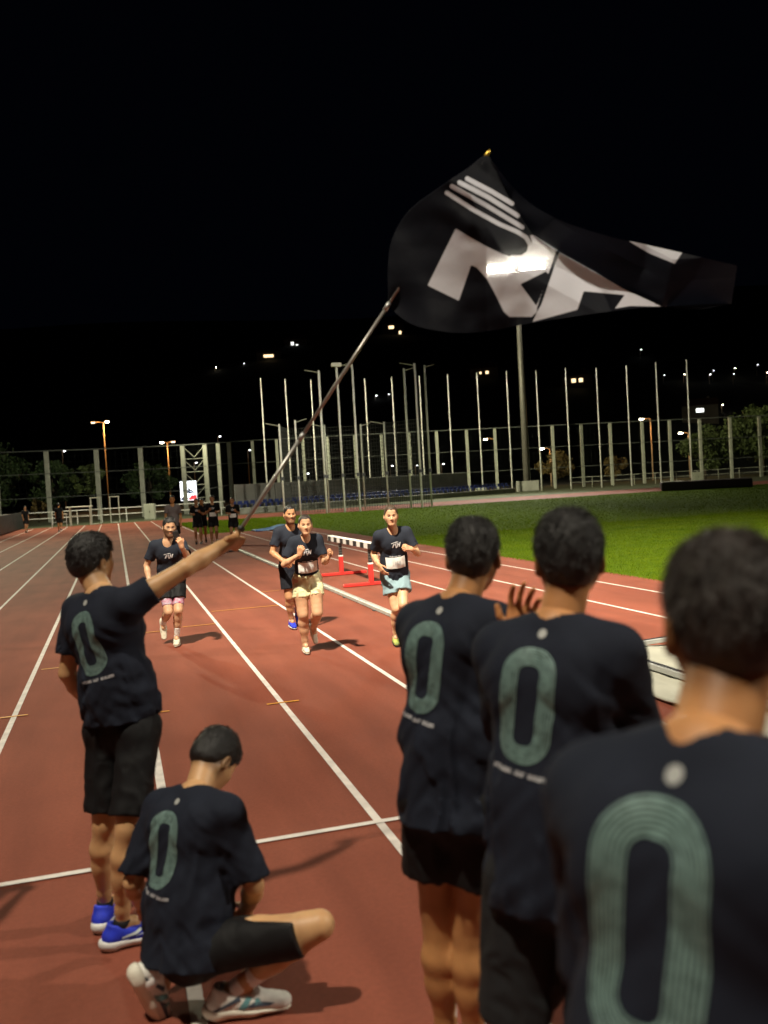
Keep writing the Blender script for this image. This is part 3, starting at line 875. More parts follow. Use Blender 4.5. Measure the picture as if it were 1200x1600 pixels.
house((90.0, 440.1, 71.6), 'dark house with two bright white windows high on the hill left of the flagstaff', [(-1.6, 4.0, 1.2, 1.4), (.6, 3.0, 1.0, 1.0)], M['win_white'], -.2)
house((72.4, 417.0, 62.2), 'dark house with a low wide amber window on the left hillside', [(0, 4.2, 4.4, 1.2)], M['win_warm'], -.2)
house((144.2, 336.4, 42.6), 'dark house with a pair of dim windows above the middle flagpoles', [(-1.4, 4.2, .8, .8), (1.2, 4.2, 1.1, 1.1)], M['win_warm'], -.4)
house((169.3, 307.2, 35.4), 'dark house with two square cream windows side by side right of the floodlight mast', [(-1.3, 4.2, 1.5, 1.4), (1.3, 4.2, 1.4, 1.4)], M['win_warm'], -.5)
house((182.9, 252.9, 18.7), 'dark building with a bright white strip window over the fence on the right', [(0, 4.4, 2.3, 1.2)], M['win_white'], -.6)

# street lamps
ORD = ['first', 'second', 'third', 'fourth', 'fifth', 'sixth', 'seventh', 'eighth', 'ninth', 'tenth', 'eleventh', 'twelfth', 'thirteenth', 'fourteenth', 'fifteenth', 'sixteenth']
def order(pts):
    k = [((V3(*p[:2], 0) @ Rg) / (V3(*p[:2], 0) @ Dg), i) for i, p in enumerate(pts)]
    r = {i: n for n, (_, i) in enumerate(sorted(k))}; return [ORD[r[i]] for i in range(len(pts))]
M['lamp_white'] = emat('lamp_glow', (1.0, .86, .66), 60)
M['lamp_dim'] = emat('lamp_glow_dim', (1.0, .86, .66), 3)
M['lamp_cool'] = emat('lamp_glow_cool', (.95, .97, 1.0), 12)
M['pole_lamplit'] = mat('lamp_pole', (.34, .25, .16), .6, .2, var=.15, vscale=3)  # warm tint of the lamp's own light put into the pole colour
def street_lamp(b, h, heads, label, power=0, glow=None, group='street lamps behind the fence', size=.30):
    o = empty('street_lamp', (b[0], b[1], b[2] if len(b) > 2 else 0))
    tag(o, label, 'street lamp', group)
    MB().tube([(0, 0, 0), (0, 0, .5), (0, 0, h)], [.13, .10, .07], 8).build('pole', M['pole_lamplit'], o, smooth=True)
    for k in heads:
        e = Rg * k
        MB().tube([(0, 0, h - .05), tuple(e + V3(0, 0, h + .12))], .045, 6).build('arm', M['pole_lamplit'], o)
        hd = MB().box(tuple(e + V3(0, 0, h + .10)), (size * 2.2, size * 1.2, .14), bev=.04).build('lamp_head', M['steel_dark'], o)
        MB().box(tuple(e + V3(0, 0, h - .03)), (size * 1.8, size, .14), bev=.05).build('lamp_glass', (glow or M['lamp_white']) if k == heads[0] else M['lamp_dim'], hd)
        if power:
            l = bpy.data.lights.new('street_light', 'POINT'); l.energy = power; l.color = (1.0, .50, .16); l.shadow_soft_size = .2
            q = link('street_light', l); q.location = (b[0] + e[0] * 1.25, b[1] + e[1] * 1.25 - .3, h - .55)
    return o
street_lamp((-.75, 135.93), 12.8, [.55, -1.45], 'tall two-armed street lamp glowing behind the left fence beside the small tree', 900)
street_lamp((7.78, 133.31), 9.4, [-.8, .85], 'shorter two-armed street lamp with orange-lit pole left of the bright screen', 500)
street_lamp((55.3, 126.0), 7.5, [-1.5], 'street lamp with orange-lit pole behind the fence left of the floodlight mast', 420)
street_lamp((60.02, 117.82), 5.4, [-1.1], 'low street lamp with orange-lit pole among the shrubs right of the floodlight mast', 380)
street_lamp((74.01, 113.74), 8.8, [-1.25], 'taller of the two street lamps with orange-lit poles at the right-hand fence', 520)
street_lamp((79.09, 112.23), 6.5, [-1.1], 'shorter of the two street lamps with orange-lit poles at the right-hand fence', 420)
SMALL = [(18.16, 161.9, 11.62), (13.87, 163.0, 7.25), (23.07, 160.4, 8.95), (27.09, 159.0, 4.19), (32.6, 157.4, 4.2), (46.9, 153.2, 4.7), (51.1, 151.9, 4.55), (55.5, 150.6, 4.5), (-8.2, 169.7, 10.6)]
for i, p in enumerate(SMALL):
    street_lamp((p[0], p[1]), p[2], [.4], order(SMALL)[i] + ' from the left of the small lamps shining through the fence mesh', 0, M['lamp_cool'], 'far street lamps seen through the fence', .16)
TINY = [(46.6, 408.4, 56.9), (59.3, 409.6, 58.5), (94.5, 450.3, 75.4), (97.0, 430.2, 69.0), (219.9, 343.2, 52.2), (201.6, 300.0, 36.1), (208.5, 297.1, 35.9), (216.3, 292.4, 35.1), (221.1, 296.8, 37.0), (230.4, 296.2, 37.7), (224.1, 289.0, 34.7), (240.7, 296.3, 38.8), (235.4, 284.7, 34.4), (95.3, 325.3, 34.1), (100.1, 324.7, 34.4), (193.5, 255.9, 20.8)]
for i, p in enumerate(TINY):
    street_lamp((p[0], p[1], p[2] - 6), 6, [.5], order(TINY)[i] + ' from the left of the tiny street lamps twinkling on the black hillside', 0, (M['lamp_cool'], M['lamp_white'])[i % 3 == 0], 'street lamps on the dark hillside', .32 if i in (4, 7, 13, 2) else .20)

# trees
def leaf_mat(name, c1, c2):
    m = mat(name, c1, .7, var=.3, vscale=1.2, col2=c2)
    return m
M['leaf_dark'] = leaf_mat('leaf_dark', (.020, .045, .012), (.05, .085, .02))
M['leaf_olive'] = leaf_mat('leaf_olive', (.05, .075, .018), (.09, .12, .03))
M['leaf_lamplit'] = leaf_mat('leaf_lamplit', (.10, .07, .02), (.16, .11, .03))  # orange lamplight on the shrubs painted into the leaf colour
def tree(loc, h, rx, rz, label, lm, n=5000, seed=0, trunk=.12, clump=26, leaf=.16, bare=.35):
    r = np.random.default_rng(seed)
    o = empty('tree', loc); tag(o, label, 'tree', 'trees beyond the track')
    t = MB(); th = h * bare + rz * .8
    t.tube([(0, 0, 0), (.05, .02, h * .25), (-.04, .05, th)], [trunk, trunk * .75, trunk * .35], 8)
    C0 = []
    for k in range(clump):
        a = r.uniform(0, 2 * np.pi); u = r.uniform(-1, 1); q = r.uniform(.35, .95) ** .6
        c = V3(rx * q * math.cos(a) * math.sqrt(1 - u * u), rx * q * math.sin(a) * math.sqrt(1 - u * u), h - rz + rz * q * u)
        C0.append(c)
        if k < 9: t.tube([(0, 0, h * bare * .9), tuple(c * V3(.5, .5, 1) * .5 + V3(0, 0, h * bare * .5)), tuple(c)], [trunk * .4, trunk * .25, .015], 5)
    t.build('trunk', M['bark'], o, smooth=True)
    C0 = np.array(C0); ci = r.integers(0, clump, n); cr = r.uniform(.22, .46, clump) * (rx + rz) / 2
    d = r.normal(0, 1, (n, 3)); d /= np.linalg.norm(d, axis=1)[:, None]
    p = C0[ci] + d * (cr[ci] * r.random(n) ** .45)[:, None] * V3(1, 1, .8)
    a = r.normal(0, 1, (n, 3)); a /= np.linalg.norm(a, axis=1)[:, None]; b = np.cross(a, r.normal(0, 1, (n, 3))); b /= np.linalg.norm(b, axis=1)[:, None]
    sz = (leaf * r.uniform(.5, 1.2, n))[:, None]
    v = np.concatenate([p - a * sz, p + b * sz * .45, p + a * sz, p - b * sz * .45]); i = np.arange(n)
    link('crown', mesh_from('crown', v, np.stack([i, i + n, i + 2 * n, i + 3 * n], 1), lm), o)
    return o
tree((-2.3, 90.6, 0), 5.6, 1.35, 1.7, 'small slim young tree behind the left fence under the two-armed lamp', M['leaf_olive'], 2600, 1, .07, 22, .15)
tree((-11.5, 99.0, 0), 8.4, 3.4, 3.2, 'dark round tree at the left edge behind the fence', M['leaf_dark'], 4500, 2, .2, 30, .24)
tree((-5.8, 97.0, 0), 6.6, 2.6, 2.5, 'dim bushy tree between the left fence posts', M['leaf_dark'], 3800, 3, .15, 26, .22)
tree((3.8, 98.0, 0), 5.2, 2.4, 2.0, 'low dark tree behind the fence under the orange-lit lamp pole', M['leaf_dark'], 3200, 4, .13, 24, .2)
tree((-7.0, 92.6, 0), 2.3, .9, .9, 'small bush lit orange low behind the left fence', M['leaf_lamplit'], 1200, 5, .05, 14, .14, .2)
tree((58.6, 113.6, 0), 4.6, 2.3, 1.8, 'shrubby tree lit orange by the low lamp right of the floodlight mast', M['leaf_lamplit'], 3000, 6, .1, 24, .2, .2)
tree((67.0, 112.2, 0), 3.6, 1.8, 1.4, 'rounded bush lit orange behind the right-hand flagpoles', M['leaf_lamplit'], 2200, 7, .08, 20, .18, .2)
tree((78.5, 96.0, 0), 8.6, 4.4, 3.4, 'broad green tree behind the fence at the right edge', M['leaf_olive'], 9000, 8, .22, 40, .24, .3)
tree((72.0, 99.0, 0), 6.4, 3.2, 2.6, 'lower green tree beside the broad tree at the right-hand fence', M['leaf_olive'], 5000, 9, .16, 30, .22, .3)

# fences
def fence(posts, label, rails, r=.16, braced=None, mesh_step=None):
    o = empty('fence', (posts[0][0], posts[0][1], 0)); tag(o, label, 'fence')
    b0 = np.array([posts[0][0], posts[0][1], 0])
    for x, y, h in posts:
        MB().box((x - b0[0], y - b0[1], h / 2), (r * 2, r * 1.6, h), rz=-.28, bev=.02).build('post', M['steel_pale'], o)
    for fr in rails:
        w = MB(); rr = .028 if fr < .98 else .05
        for (x, y, h), (x2, y2, h2) in zip(posts[:-1], posts[1:]):
            w.tube([(x - b0[0], y - b0[1] - .18, h * fr), (x2 - b0[0], y2 - b0[1] - .18, h2 * fr)], rr, 5)
        w.build('rail', M['wire'], o)
    nt = MB()
    for (x, y, h), (x2, y2, h2) in zip(posts[:-1], posts[1:]):
        k = 7
        for i in range(1, k):
            t = i / k; nt.tube([(x + (x2 - x) * t - b0[0], y + (y2 - y) * t - b0[1] - .14, .3), (x + (x2 - x) * t - b0[0], y + (y2 - y) * t - b0[1] - .14, h + (h2 - h) * t)], .0045, 3, False)
        for i in range(1, 12):
            z = h * i / 12; nt.tube([(x - b0[0], y - b0[1] - .14, z), (x2 - b0[0], y2 - b0[1] - .14, h2 * i / 12)], .0045, 3, False)
    tag(nt.build('wire_mesh', M['net'], o), kind='stuff')
    if braced:
        (x, y, h), (x2, y2, h2) = braced; lv = np.linspace(.3, h - .1, 6)
        for i in range(5):
            mx, my = (x + x2) / 2 - b0[0], (y + y2) / 2 - b0[1]
            for q in ((x, y), (x2, y2)):
                MB().tube([(q[0] - b0[0], q[1] - b0[1] - .1, lv[i + 1]), (mx, my - .1, lv[i] + .15)], .032, 6).build('brace', M['steel_pale'], o)
            MB().tube([(x - b0[0], y - b0[1] - .1, lv[i]), (x2 - b0[0], y2 - b0[1] - .1, lv[i])], .032, 6).build('crossbar', M['steel_pale'], o)
    return o
FL = [(-14.6, 92.0, 6.8), (-10.26, 90.63, 6.7), (-5.73, 89.28, 6.61), (-1.31, 87.96, 6.5), (2.59, 86.8, 6.45), (6.33, 85.69, 6.41), (8.31, 85.1, 6.41), (10.75, 96.2, 7.05), (13.35, 108.4, 7.72)]
FR = [(13.5, 108.68, 7.75), (16.12, 107.9, 7.76), (18.88, 107.08, 7.75), (21.87, 106.19, 7.74), (24.7, 105.35, 7.73), (27.76, 104.44, 7.71), (30.82, 103.53, 7.69), (33.95, 102.59, 7.66), (37.08, 101.66, 7.64), (40.5, 100.65, 7.59), (43.7, 99.69, 7.56), (46.97, 98.72, 7.53), (50.25, 97.74, 7.5), (53.52, 96.77, 7.46), (56.8, 95.79, 7.43), (60.44, 94.71, 7.37), (63.57, 93.78, 7.35), (66.99, 92.76, 7.31), (70.41, 91.74, 7.26), (73.75, 90.74, 7.23), (77.18, 89.73, 7.18), (80.6, 88.7, 7.15)]
fence(FL, 'tall pale-posted ball fence behind the end of the straight, with a braced bay', (.35, .68, 1.0), .19, (FL[5], FL[6]))
fence(FR, 'long tall ball fence of pale posts and wires behind the stand and flagpoles', (.33, .66, 1.0), .17)

# flagpoles without flags
for i, (x, y, h) in enumerate([(15.89, 97.54, 13.7), (18.4, 96.79, 13.48), (21.04, 96.01, 13.25), (26.59, 94.36, 13.05), (29.36, 93.53, 13.02), (32.2, 92.68, 12.99), (35.11, 91.82, 13.02), (38.14, 90.92, 12.98), (41.18, 90.01, 12.93), (44.22, 89.11, 12.82), (47.26, 88.2, 12.91), (50.43, 87.26, 12.79), (53.53, 86.34, 12.81), (56.57, 85.43, 12.97), (59.74, 84.49, 13.05)]):
    o = empty('flagpole', (x, y, 0))
    tag(o, ORD[i] + ' bare white flagpole from the left in the row before the far fence', 'flagpole', 'bare flagpoles along the far side')
    MB().tube([(0, 0, 0), (0, 0, h * .5), (0, 0, h)], [.085, .068, .045], 8).build('mast', M['white_pole'] if 'white_pole' in M else M['white_paint'], o, smooth=True)
    MB().tube([(0, 0, h), (0, 0, h + .06), (0, 0, h + .14)], [.05, .085, .02], 8).build('cap', M['alu'], o, smooth=True)
    MB().box((.11, 0, 1.2), (.05, .12, .16), bev=.01).build('cleat', M['steel_dark'], o)

# floodlight masts
M['flood'] = emat('floodlight_glass', (1.0, .95, .78), 620)
M['flood_soft'] = emat('floodlight_glass_dimmed', (1.0, .96, .84), 12)  # glow turned down; the spot beams carry these masts' light
def mast(p, label, face, base=True, glass='flood'):
    o = empty('floodlight_mast', (p[0], p[1], 0)); tag(o, label, 'floodlight', 'floodlight masts')
    h = p[2]
    MB().tube([(0, 0, 0), (0, 0, h * .5), (0, 0, h + .6)], [.40, .33, .24], 14).build('mast', M['steel_mast'], o, smooth=True)
    a = math.atan2(face[1] - p[1], face[0] - p[0]); f = V3(math.cos(a), math.sin(a), 0); sd = V3(-f[1], f[0], 0)
    MB().tube([tuple(sd * -3.4 + V3(0, 0, h)), tuple(sd * 3.4 + V3(0, 0, h))], .10, 8).build('cross_arm', M['steel_mast'], o)
    if base:
        MB().box((-.4, -.9, .58), (2.4, 1.0, 1.15), rz=-.28, bev=.03).build('plinth', M['concrete'], o)
    for g in (-1, 1):
        for i in range(4):
            for j in range(2):
                c = sd * (g * (.62 + i * .74)) + f * .45 + V3(0, 0, h - .10 + j * .52)
                hd = MB().box(tuple(c), (.30, .72, .50), rz=a, bev=.05).build('lamp_housing', M['steel_dark'], o)
                MB().box(tuple(c + f * .165), (.05, .64, .36), rz=a).build('lamp_glass', M[glass], hd)
M['steel_mast'] = mat('galvanised_mast', (.16, .15, .13), .5, .3, var=.15, vscale=1.5)
mast(MAST_FAR, 'tall lit floodlight mast standing behind the infield, its lamps glowing through the flag', (10, 5))
mast(MAST_NEAR, 'tall floodlight mast beside the outer lanes near the start line', (8, 18), True, 'flood_soft')
mast(MAST_RIGHT, 'tall floodlight mast on the far side of the infield behind the spectators', (4, 8), True, 'flood_soft')
mast(MAST_END, 'tall floodlight mast outside the track beyond the end of the straight', (4, 64), True, 'flood_soft')

# hammer cage
def cage():
    o = empty('hammer_cage', (16.5, 62.4, 0)); tag(o, 'tall hammer cage of white poles and dark netting on the far grass', 'hammer cage')
    b = V3(16.5, 62.4, 0)
    tall = [(14.29, 62.48, 10.03), (15.5, 62.12, 10.37), (16.54, 61.82, 10.31), (20.01, 60.8, 9.82), (20.74, 60.58, 10.14), (21.39, 60.38, 9.97)]
    low = [(11.43, 63.35, 6.45), (12.51, 63.01, 6.65), (15.0, 64.8, 6.37), (17.76, 64.9, 6.34), (19.18, 63.6, 6.34)]
    for i, (x, y, h) in enumerate(tall + low):
        q = V3(x, y, 0) - b
        MB().tube([tuple(q), tuple(q + V3(0, 0, h))], .075 if i < 6 else .06, 8).build('pole', M['white_paint'] if i in (0, 1, 2, 4, 6, 7) else M['steel_pale'], o, smooth=True)
        MB().box(tuple(q + V3(0, 0, 2.6)), (.2, .2, .25)).build('collar', M['steel_dark'], o)
        MB().tube([tuple(q + V3(0, 0, h - .15)), tuple(q + V3(.9 if i % 2 else -.9, .5, h + .1))], .035, 6).build('arm', M['steel_pale'], o)
    MB().box(tuple(V3(15.5, 62.12, 10.35) - b), (.7, .3, .28), bev=.04).build('gate_head', M['white_paint'], o)
    nt = MB(); ring = [(11.43, 63.35), (12.51, 66.2), (15.0, 64.8 + 2), (17.76, 64.9 + 1.6), (19.6, 64.5), (21.39, 60.5)]
    for (x, y), (x2, y2) in zip(ring[:-1], ring[1:]):
        n = max(4, int(math.hypot(x2 - x, y2 - y) / .22))
        for i in range(n):
            t = i / n; q = V3(x + (x2 - x) * t, y + (y2 - y) * t, 0) - b
            nt.tube([tuple(q), tuple(q + V3(0, 0, 6.3))], .016, 3, False)
        for i in range(24):
            z = 6.3 * i / 23; nt.tube([tuple(V3(x, y, z) - b), tuple(V3(x2, y2, z) - b)], .016, 3, False)
    tag(nt.build('netting', M['net'], o), kind='stuff')
cage()

# the stand with blue seats
def stand():
    A, B = V3(9.3, 74.3, 0), V3(41.5, 90.0, 0); d = unit(B - A); n = V3(-d[1], d[0], 0); L = np.linalg.norm(B - A); rz = math.atan2(d[1], d[0])
    o = empty('spectator_stand', tuple(A), rz); tag(o, 'low concrete spectator stand with one row of blue seats and a grey back wall', 'stand')
    MB().box((L / 2, .55, .24), (L, 1.1, .5), bev=.02).build('plinth', M['concrete'], o)
    n_p = 14
    for i in range(n_p):
        w = L * .80 / n_p
        MB().box((w * (i + .5) + 1.0, 1.35, 1.25), (w - .04, .12, 2.4), bev=.02).build('wall_panel', M['wall_grey'], o)
    sm = MB().box((0, 0, .02), (.44, .40, .05), bev=.02).box((0, .20, .16), (.44, .05, .28), bev=.02).box((0, .02, -.13), (.10, .10, .26)).mesh('seat', M['blue_seat'])
    k = int(L / .62)
    for i in range(k): link('seat', sm, o, (.4 + i * .62, .45, .78))
M['wall_grey'] = mat('grey_wall_panel', (.17, .17, .16), .85, var=.2, vscale=.7)
stand()

# railings
def railing(a, b, label, h=1.05, step=2.0, mt=None, rails=(1.0, .55)):
    a = V3(*a, 0); b = V3(*b, 0); L = np.linalg.norm(b - a); d = (b - a) / L; o = empty('railing', tuple(a), math.atan2(d[1], d[0])); tag(o, label, 'railing')
    pm = MB().tube([(0, 0, 0), (0, 0, h)], .035, 6).mesh('post', mt)
    for i in range(int(L / step) + 1): link('post', pm, o, (i * step, 0, 0))
    for q in rails: MB().tube([(0, 0, h * q), (L, 0, h * q)], .035, 6).build('rail', mt, o)
railing((-8.6, 77.2), (8.8, 76.2), 'low white railing behind the end of the running lanes', 1.1, 1.9, M['white_paint'])
railing((50.0, 93.3), (79.0, 84.7), 'low pale railing at the foot of the far fence on the right', 1.2, 2.4, M['steel_pale'])

# cabinets, screen, mats and other equipment
def cabinet(p, d, label, rz=-.28):
    o = empty('cabinet', (p[0], p[1], 0), rz); tag(o, label, 'cabinet')
    MB().box((0, 0, d[2] / 2), d, bev=.03).build('housing', M['cabinet'], o)
    for k in (-1, 1): MB().box((k * d[0] * .24, -d[1] / 2 - .012, d[2] * .5), (d[0] * .44, .02, d[2] * .84), bev=.005).build('door', M['cabinet'], o)
    MB().box((.05, -d[1] / 2 - .03, d[2] * .5), (.03, .03, .14)).build('handle', M['steel_dark'], o)
M['cabinet'] = mat('cabinet_paint', (.36, .37, .30), .6, var=.1, vscale=2)
cabinet((2.72, 76.0), (.85, .5, 1.3), 'pale electrical cabinet by the railing at the end of the lanes')
cabinet((38.6, 92.6), (1.15, .6, .75), 'low pale cabinet at the end of the stand left of the floodlight mast')
cabinet((63.05, 88.14), (1.2, .6, 1.05), 'pale cabinet at the foot of the right-hand fence')
o = empty('advertising_screen', (7.9, 102.0, 0), -.29); tag(o, 'bright white advertising screen with dark and red shapes behind the left fence', 'screen')
MB().box((0, .12, 2.2), (1.95, .18, 2.3), bev=.03).build('housing', M['steel_dark'], o)
scr = MB().box((0, 0, 2.23), (1.76, .04, 2.10)).build('screen', emat('screen_white', (.93, .97, 1.0), 3.4), o)
SB, SRD = emat('screen_dark', (.05, .07, .16), .8), emat('screen_red', (1.0, .05, .07), 1.6)
def flat(pl, y, mt, nm): 
    MB().add([(a, y, b) for a, b in pl], [tuple(range(len(pl)))]).build(nm, mt, scr)
flat([(-.05, 2.45), (.12, 2.60), (.22, 2.35), (.62, 2.15), (.60, 1.95), (.30, 1.95), (.05, 1.85), (-.12, 2.05)], -.024, SB, 'dark_figure')
flat([(.16, 2.30), (.52, 2.12), (.40, 2.05), (.18, 2.12)], -.028, emat('screen_pale', (.8, .88, 1), 2.4), 'pale_gap')
flat([(.05, 1.42), (.30, 1.75), (.85, 1.72), (.86, 1.22), (-.1, 1.22)], -.026, SRD, 'red_block')
flat([(-.85, 1.45), (-.60, 1.60), (-.55, 1.22), (-.85, 1.22)], -.026, SB, 'dark_corner')
for k in (-.6, .6): MB().box((k, .14, .52), (.14, .14, 1.06)).build('leg', M['steel_dark'], o)

M['mat_dark'] = mat('mat_cover', (.030, .014, .018), .6, var=.3, vscale=1)
M['mat_pale'] = mat('mat_top', (.40, .38, .30), .7, var=.2, vscale=1)
o = empty('landing_mat', (44.2, 60.9, 0), -.55); tag(o, 'long dark high-jump landing mat on the far edge of the grass', 'mat')
MB().box((0, 0, .36), (6.6, 3.2, .62), bev=.06).build('mat_body', M['mat_dark'], o)
MB().box((-2.4, -.2, .69), (1.7, 2.4, .05), bev=.02).build('top_sheet', M['mat_pale'], o)

# blue tarpaulin at the edge of the infield
M['tarp_blue'] = mat('blue_tarpaulin', (.03, .10, .32), .5, var=.5, vscale=3, col2=(.22, .36, .58), bump=.6, bscale=9)
def cloth_sheet(x0, x1, y0, y1, zf, nx, ny):
    v = [(x0 + (x1 - x0) * i / nx, y0 + (y1 - y0) * j / ny, 0) for j in range(ny + 1) for i in range(nx + 1)]
    v = [(x, y, zf(x, y)) for x, y, _ in v]
    f = [(j * (nx + 1) + i, j * (nx + 1) + i + 1, (j + 1) * (nx + 1) + i + 1, (j + 1) * (nx + 1) + i) for j in range(ny) for i in range(nx)]
    return v, f
def tz(x, y):
    p = np.array([[x * 1.6, y * 1.6, 0]])
    return .03 + .05 * (vnoise(p, 3)[0] + 1) * .7 + .14 * math.exp(-((x - 7.7) / .6) ** 2) + .12 * math.exp(-((x - 5.0) / .5) ** 2)
v, f = cloth_sheet(6.2, 8.8, 42.2, 43.5, tz, 44, 20)
me = mesh_from('blue_tarpaulin', v, f, M['tarp_blue'], True); tp = link('blue_tarpaulin', me)
md = tp.modifiers.new('thickness', 'SOLIDIFY'); md.thickness = .05; md.offset = -1
tag(tp, 'crumpled blue tarpaulin lying where the grass meets the red surface', 'tarpaulin')

# metal kerb along the inner lane
kb = empty('track_kerb', (3.80, 0, 0)); tag(kb, 'long pale metal kerb rail along the inside of the running lanes', 'kerb')
prof = [(-.050, .010), (-.046, .055), (-.030, .070), (.030, .070), (.046, .055), (.050, .010)]
def kerb_mesh(L):
    v = [(a, y, b) for y in (0, L) for a, b in prof]; n = len(prof)
    return mesh_from('section', v, [(i, i + 1, n + i + 1, n + i) for i in range(n - 1)] + [tuple(range(n - 1, -1, -1)), tuple(range(n, 2 * n))], M['kerb'])
M['kerb'] = mat('kerb_metal', (.40, .40, .37), .5, .25, var=.15, vscale=4)
km = kerb_mesh(3.94)
fm = MB().box((0, 0, .006), (.16, .09, .012)).mesh('foot', M['steel_dark'])
y = -1.5; i = 0
while y < 31:
    s_ = link('section', km, kb, (.004 * math.sin(i * 2.1), y, 0)); s_.rotation_euler = (0, 0, .0012 * math.sin(i * 3.3))
    link('foot', fm, kb, (0, y + .9, .0)); link('foot', fm, kb, (0, y + 3.0, 0)); y += 4.0; i += 1
o = empty('kerb_offcut', (3.5, 29.3, 0), .9); tag(o, 'short loose kerb end piece lying beside the end of the kerb rail', 'kerb piece')
MB().tube([(-.5, 0, .05), (.55, 0, .05)], .03, 8).build('bar', M['steel_dark'], o)
MB().tube([(-.5, -.1, .045), (-.5, .1, .045)], .045, 8).build('end_cap', M['alu'], o)

# steeplechase barrier
hb = empty('steeplechase_barrier', (4.66, 18.05, 0)); tag(hb, 'red-footed steeplechase barrier with black and white striped beam beside the runners', 'barrier')
beam = MB().box((0, 0, .775), (.127, 4.3, .125), bev=.008).build('beam', M['beam_white'] if 'beam_white' in M else M['white_paint'], hb)
for k in range(8):
    yy = -1.95 + k * .56
    for sx in (-1, 1): MB().box((sx * .0645, yy, .770), (.004, .27, .105)).build('stripe', M['stripe_navy'] if 'stripe_navy' in M else M['black_paint'], beam)
for yy in (1.25, -1.15):
    up = MB().box((0, yy, .56), (.060, .075, .31), bev=.006).build('upright', M['black_paint'], hb)
    for q in range(5): MB().box((0, yy, .44 + q * .055), (.064, .079, .012)).build('notch', M['wire'], up)
    MB().box((0, yy, .235), (.085, .10, .36), bev=.008).build('leg', M['red_paint'], hb)
    MB().box((0, yy, .425), (.09, .105, .03), bev=.004).build('ring', M['white_paint'], hb)
    MB().box((0, yy, .035), (1.12, .09, .06), bev=.01).build('foot', M['red_paint'], hb)

# white sheet over the sand pit with metal bars on it
M['canvas'] = mat('white_canvas', (.34, .335, .28), .8, var=.12, vscale=2.5, bump=.4, bscale=14)
cn = empty('pit_cover', (4.95, 6.6, 0)); tag(cn, 'white canvas sand pit cover lying on the red surface at the right', 'cover')
def cz(x, y): 
    return .035 + .022 * vnoise(np.array([[x * 2.2, y * 1.6, 1.0]]), 9)[0] + .01 * vnoise(np.array([[x * 9, y * 5, 1.0]]), 4)[0]
v, f = cloth_sheet(-.66, .95, -4.0, 2.05, cz, 40, 90)
me = mesh_from('canvas', v, f, M['canvas'], True); co = link('canvas', me, cn); md = co.modifiers.new('thickness', 'SOLIDIFY'); md.thickness = .022; md.offset = -1
def bar(a, b, w, h, label, z=.07):
    a = V3(*a, 0); b = V3(*b, 0); d = b - a; L = np.linalg.norm(d)
    o = empty('metal_bar', (a[0], a[1], z), math.atan2(d[1], d[0])); tag(o, label, 'bar')
    MB().box((L / 2, 0, h / 2), (L, w, h), bev=.006).build('beam', M['alu'], o)
    MB().box((L / 2, 0, h + .004), (L - .02, w * .35, .008)).build('groove', M['steel_dark'], o)
    for e in (0, L): MB().box((e, 0, h * .5), (.02, w * 1.06, h * 1.08)).build('end_plate', M['steel_dark'], o)
bar((4.72, 3.0), (4.80, 8.05), .09, .055, 'long grey metal bar weighing down the white pit cover')
bar((5.22, 8.52), (6.3, 8.66), .055, .05, 'short dark metal bar across the far end of the white pit cover', .075)

# dark advertising wall, table and frames at the far end of the straight
bw = empty('low_wall', (-7.0, 69.5, 0)); tag(bw, 'low black wall panel run beside the outer lane at the far left', 'wall')
for i in range(11): MB().box((0, -11.5 + i * 2.1, .62), (.10, 2.06, 1.2), bev=.01).build('panel', M['black_paint'], bw)
for i in range(12): MB().box((-.12, -12.55 + i * 2.1, .6), (.10, .10, 1.2)).build('post', M['steel_dark'], bw)
tb = empty('equipment_table', (-2.55, 72.3, 0), -.1); tag(tb, 'long white-topped table with bench legs behind the end of the lanes', 'table')
MB().box((0, 0, 1.42), (1.9, .7, .09), bev=.02).build('table_top', M['steel_pale'], tb)
MB().box((.1, .1, .74), (1.5, .5, .08), bev=.02).build('shelf', M['steel_pale'], tb)
for a in (-.68, .78):
    for b in (-.22, .25): MB().box((a, b, .69), (.09, .09, 1.37)).build('leg', M['steel_pale'], tb)
for x, y, lab in ((-1.4, 73.2, 'tall narrow white frame left of the small tree trunk by the railing'), (.0, 73.6, 'tall narrow white frame nearer the pale cabinet by the railing')):
    o = empty('goal_stand', (x, y, 0), -.1); tag(o, lab, 'frame', 'narrow white frames by the railing')
    for k in (-.33, .33): MB().box((k, 0, 1.0), (.07, .07, 2.0)).build('upright', M['steel_pale'], o)
    MB().box((0, 0, 2.035), (.80, .075, .07)).build('crossbar', M['steel_pale'], o)
    MB().box((0, 0, .04), (.58, .5, .05)).build('foot', M['steel_pale'], o)
o = empty('hurdle', (-3.9, 69.8, 0), .1); tag(o, 'small pale hurdle standing behind the figure walking away', 'hurdle')
MB().box((0, 0, .98), (1.18, .03, .09)).build('top_board', M['steel_pale'], o)
for k in (-.5, .5):
    MB().tube([(k, 0, .03), (k, 0, .95)], .025, 6).build('upright', M['alu'], o)
    MB().tube([(k, 0, .03), (k, .6, .03)], .028, 6).build('foot', M['alu'], o)
MB().tube([(-.5, 0, .4), (.5, 0, .4)], .02, 6).build('crossbar', M['alu'], o)
